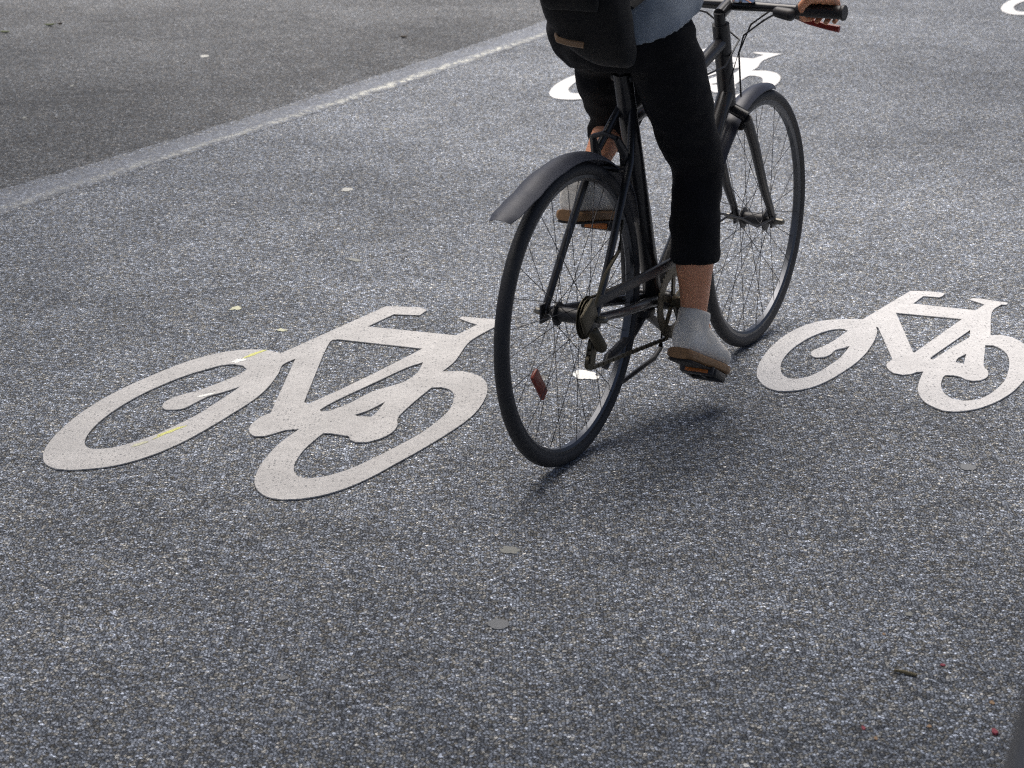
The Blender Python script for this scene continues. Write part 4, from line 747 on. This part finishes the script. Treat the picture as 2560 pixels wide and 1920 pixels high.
# shoes (local frame: y from heel to toe, z up), then placed
def shoe(ankle, heel, toe):
    y = (toe - heel).normalized(); x = V(1, 0, 0); x = (x - y * x.dot(y)).normalized(); z = x.cross(y)
    L = (toe - heel).length; R = Matrix((x, y, z)).transposed().to_4x4(); R.translation = heel
    prof = [(0.0, 0.024, 0.075), (0.03, 0.032, 0.09), (0.10, 0.034, 0.092), (0.20, 0.036, 0.090), (0.32, 0.037, 0.088), (0.45, 0.040, 0.078), (0.60, 0.045, 0.062), (0.75, 0.047, 0.052), (0.88, 0.042, 0.045), (0.96, 0.030, 0.037), (1.0, 0.014, 0.026)]
    u = MB()
    u.loft([((0, t * L, 0.018 + h / 2), w, h / 2, pi / 2) for t, w, h in prof], 24, 2.5)
    # collar round the ankle
    al = R.inverted() @ ankle
    u.loft([((0, 0.20 * L, 0.06), 0.036, 0.050, 0), ((al.x * 0.6, al.y * 0.6 + 0.08 * L, 0.105), 0.038, 0.048, 0), ((al.x * 0.8, al.y * 0.85 + 0.03 * L, 0.125), 0.038, 0.044, 0)], 20)
    for v in u.bm.verts: v.co = R @ v.co
    up_ = fuse(u, 'shoe', M_shoe, rider, 0.004, 5, 0.0015, 40)
    s_ = MB()
    s_.loft([((0, (0.5 + (t - 0.5) * 1.03) * L, 0.013), w * 1.06, 0.013, pi / 2) for t, w, h in prof], 20, 4)
    for v in s_.bm.verts: v.co = R @ v.co
    s_.build('sole', M_sole, up_)
    d_ = MB(); d_.loft([((0, (0.5 + (t - 0.5) * 0.99) * L, -0.002), w * 0.97, 0.004, pi / 2) for t, w, h in prof], 20, 4)
    for v in d_.bm.verts: v.co = R @ v.co
    d_.build('outsole', M_tread, up_)
    l_ = MB()
    for i in range(5):
        t = 0.40 + i * 0.065; h = 0.018 + 0.080 - (t - 0.36) * 0.11
        l_.tube([V(-0.020, t * L, h - 0.004), V(0, t * L + 0.004, h + 0.004), V(0.020, t * L, h - 0.004)], 0.0028, 6)
    for v in l_.bm.verts: v.co = R @ v.co
    l_.build('lace', M_lace, up_)
shoe(ANR, V(0.125, 0.325, 0.178), V(0.128, 0.558, 0.074)); shoe(ANL, V(-0.122, 0.225, 0.505), V(-0.125, 0.475, 0.462))

# bag on the rider's back
bag = empty('bag', (BX, BY, 0), -BYAW)
tag(bag, 'black soft bag resting low behind the rider, above the saddle', 'bag')
b = MB()
b.loft([((0.052, 0.105, 0.895), 0.032, 0.030, -0.2), ((0.042, 0.098, 0.912), 0.058, 0.046, -0.2), ((0.024, 0.084, 0.947), 0.080, 0.060, -0.15), ((0.008, 0.066, 0.998), 0.096, 0.070, -0.12), ((0.004, 0.050, 1.04), 0.097, 0.070, -0.12), ((0.002, 0.046, 1.09), 0.100, 0.072, -0.12), ((-0.005, 0.065, 1.20), 0.112, 0.074, -0.2), ((-0.005, 0.115, 1.32), 0.105, 0.066, -0.3), ((-0.005, 0.150, 1.38), 0.07, 0.04, -0.3)], 36, 3.0)
main = fuse(b, 'bag_body', M_bag, bag, 0.009, 5, 0.006, 9)
pk = MB(); pk.loft([((0.004, -0.010, 1.03), 0.060, 0.016, -0.1), ((0.002, -0.022, 1.05), 0.068, 0.020, -0.1), ((0.0, -0.024, 1.14), 0.070, 0.020, -0.15), ((-0.002, -0.008, 1.19), 0.068, 0.016, -0.2)], 24, 3.5)
fuse(pk, 'pocket', M_bag, bag, 0.005, 5, 0.003, 14)
tm = MB(); tm.tube([V(-0.062, 0.040, 0.968), V(-0.045, 0.014, 0.962), V(-0.015, 0.006, 0.958), V(0.02, 0.010, 0.955)], 0.0045, 8, r2=0.007); tm.build('trim', M_tan, bag)
for s in (-1, 1):
    t = MB(); t.tube([V(s * 0.075, 0.15, 1.33), V(s * 0.10, 0.30, 1.45), V(s * 0.105, 0.46, 1.47), V(s * 0.115, 0.53, 1.38), V(s * 0.145, 0.44, 1.25), V(s * 0.15, 0.26, 1.12), V(s * 0.085, 0.10, 1.03)], 0.018, 10, r2=0.005)
    t.build('strap', M_strap, bag)

# ------------------------------------------------------------------ railing at the lower right corner
rl = empty('railing', RAIL_POS, -radians(RAIL_YAW))
tag(rl, 'grey metal railing beside the viewer, only a rounded edge in the lower right corner', 'railing')
m = MB(); m.tube([(0, -1.2, 1.10), (0, 2.5, 1.10)], 0.024, 24); m.build('rail', M_rail, rl)
for yy in (-1.0, 0.6, 2.2):
    m = MB(); m.tube([(0, yy, 0.0), (0, yy, 1.09)], 0.016, 16); m.box((0, yy, 0.006), (0.10, 0.10, 0.012), None, 0.003); m.build('post', M_rail, rl)
m = MB(); m.tube([(0, -1.2, 0.55), (0, 2.5, 0.55)], 0.012, 14); m.build('lower_rail', M_rail, rl)

# ------------------------------------------------------------------ light, sky, camera
SUN_EL, SUN_AZ = radians(SUN_ELD), radians(SUN_AZD)      # azimuth clockwise from +Y
sd_ = Vector((sin(SUN_AZ) * cos(SUN_EL), cos(SUN_AZ) * cos(SUN_EL), sin(SUN_EL)))
L = bpy.data.lights.new('sun', 'SUN'); L.energy = SUN_E; L.angle = radians(SUN_ANG); L.color = (1.0, 0.955, 0.90)
so = link(bpy.data.objects.new('sun', L)); so.location = (0, 0, 30); so.rotation_euler = sd_.to_track_quat('Z', 'Y').to_euler()
w = bpy.data.worlds.new('World'); scn.world = w; w.use_nodes = True
bg = w.node_tree.nodes['Background']; sky = w.node_tree.nodes.new('ShaderNodeTexSky'); sky.sky_type = 'NISHITA'
sky.sun_disc = False; sky.sun_elevation = SUN_EL; sky.sun_rotation = SUN_AZ
sky.air_density = 0.55; sky.dust_density = 5.0; sky.ozone_density = 1.0
w.node_tree.links.new(sky.outputs[0], bg.inputs[0]); bg.inputs[1].default_value = SKY_S
cd = bpy.data.cameras.new('camera'); cd.sensor_width = 36; cd.lens = 5416.4 / 2560 * 36; cd.clip_start = 0.05; cd.clip_end = 1000
cam = link(bpy.data.objects.new('camera', cd)); cam.location = (0, 0, 1.6508); cam.rotation_euler = (pi / 2 - 0.3019, 0, 0)
cd.dof.use_dof = True; cd.dof.focus_distance = 5.4; cd.dof.aperture_fstop = 9.0
scn.camera = cam
scn.cycles.use_denoising = False; scn.cycles.filter_width = 1.2
scn.view_settings.view_transform = 'Standard'; scn.view_settings.look = 'None'; scn.view_settings.exposure = EXPO; scn.view_settings.gamma = 1

# ------------------------------------------------------------------ unseen trees added to shade the nearer ground, the side road and far right
M_bark = plain('tree bark', (0.09, 0.07, 0.055), 0.9, var=0.35, vs=30, bump=0.01)
def leaf_mat():
    t = NT('tree foliage'); co = t.n('ShaderNodeTexCoord').outputs['Object']
    nz = t.noise(co, 1.7, 4); c = t.mix(nz, (0.035, 0.06, 0.018), (0.085, 0.12, 0.035))
    t.set(Base_Color=c, Roughness=0.6, Transmission_Weight=0.0)
    return t.m
M_fol = leaf_mat()
def shade_tree(base, cc, rad, n, label, seed):
    rnd = random.Random(seed)
    t = empty('shade_tree', (base[0], base[1], 0)); tag(t, label, 'tree', 'unseen trees added to shade the lane')
    b = Vector((0, 0, 0)); c = Vector((cc[0] - base[0], cc[1] - base[1], cc[2]))
    m = MB(); fork = Vector((c.x * 0.25, c.y * 0.25, c.z * 0.58))
    m.tube([b, Vector((0, 0, 0.25)), fork * 0.5 + Vector((0, 0, 0.2)), fork], [0.24, 0.19, 0.15, 0.13], 16)
    tips = []
    for k in range(9):
        a = 2 * pi * k / 9 + rnd.random() * 0.5; e = rnd.uniform(-0.25, 0.75)
        tip = c + Vector((rad[0] * 0.8 * cos(a) * cos(e), rad[1] * 0.8 * sin(a) * cos(e), rad[2] * 0.8 * sin(e)))
        m.tube([fork * 0.97, fork.lerp(tip, 0.45) + Vector((rnd.uniform(-.2, .2), rnd.uniform(-.2, .2), 0.25)), tip], [0.09, 0.055, 0.015], 10); tips.append(tip)
    m.build('trunk', M_bark, t)
    bm = bmesh.new(); done = 0
    clumps = []
    for k in range(46):
        while True:
            p = Vector((rnd.uniform(-1, 1), rnd.uniform(-1, 1), rnd.uniform(-1, 1)))
            if 0.25 < p.length < 1: break
        clumps.append((c + Vector((p.x * rad[0], p.y * rad[1], p.z * rad[2])), rnd.uniform(0.35, 0.75)))
    for i in range(n):
        q, r = rnd.choice(clumps)
        p = q + Vector((rnd.gauss(0, r * 0.55), rnd.gauss(0, r * 0.55), rnd.gauss(0, r * 0.4)))
        L = rnd.uniform(0.10, 0.17); W = L * 0.62
        R = Matrix.Rotation(rnd.uniform(0, 2 * pi), 3, 'Z') @ Matrix.Rotation(rnd.gauss(0, 0.6), 3, 'X') @ Matrix.Rotation(rnd.gauss(0, 0.4), 3, 'Y')
        vs = [bm.verts.new(p + R @ Vector(v)) for v in ((0, -L / 2, 0), (W / 2, -L * 0.08, 0.012), (0, L / 2, 0), (-W / 2, -L * 0.08, 0.012))]
        bm.faces.new(vs)
    me = bpy.data.meshes.new('crown'); bm.to_mesh(me); bm.free(); me.materials.append(M_fol)
    link(bpy.data.objects.new('crown', me), t)
for args in TREES: shade_tree(*args)
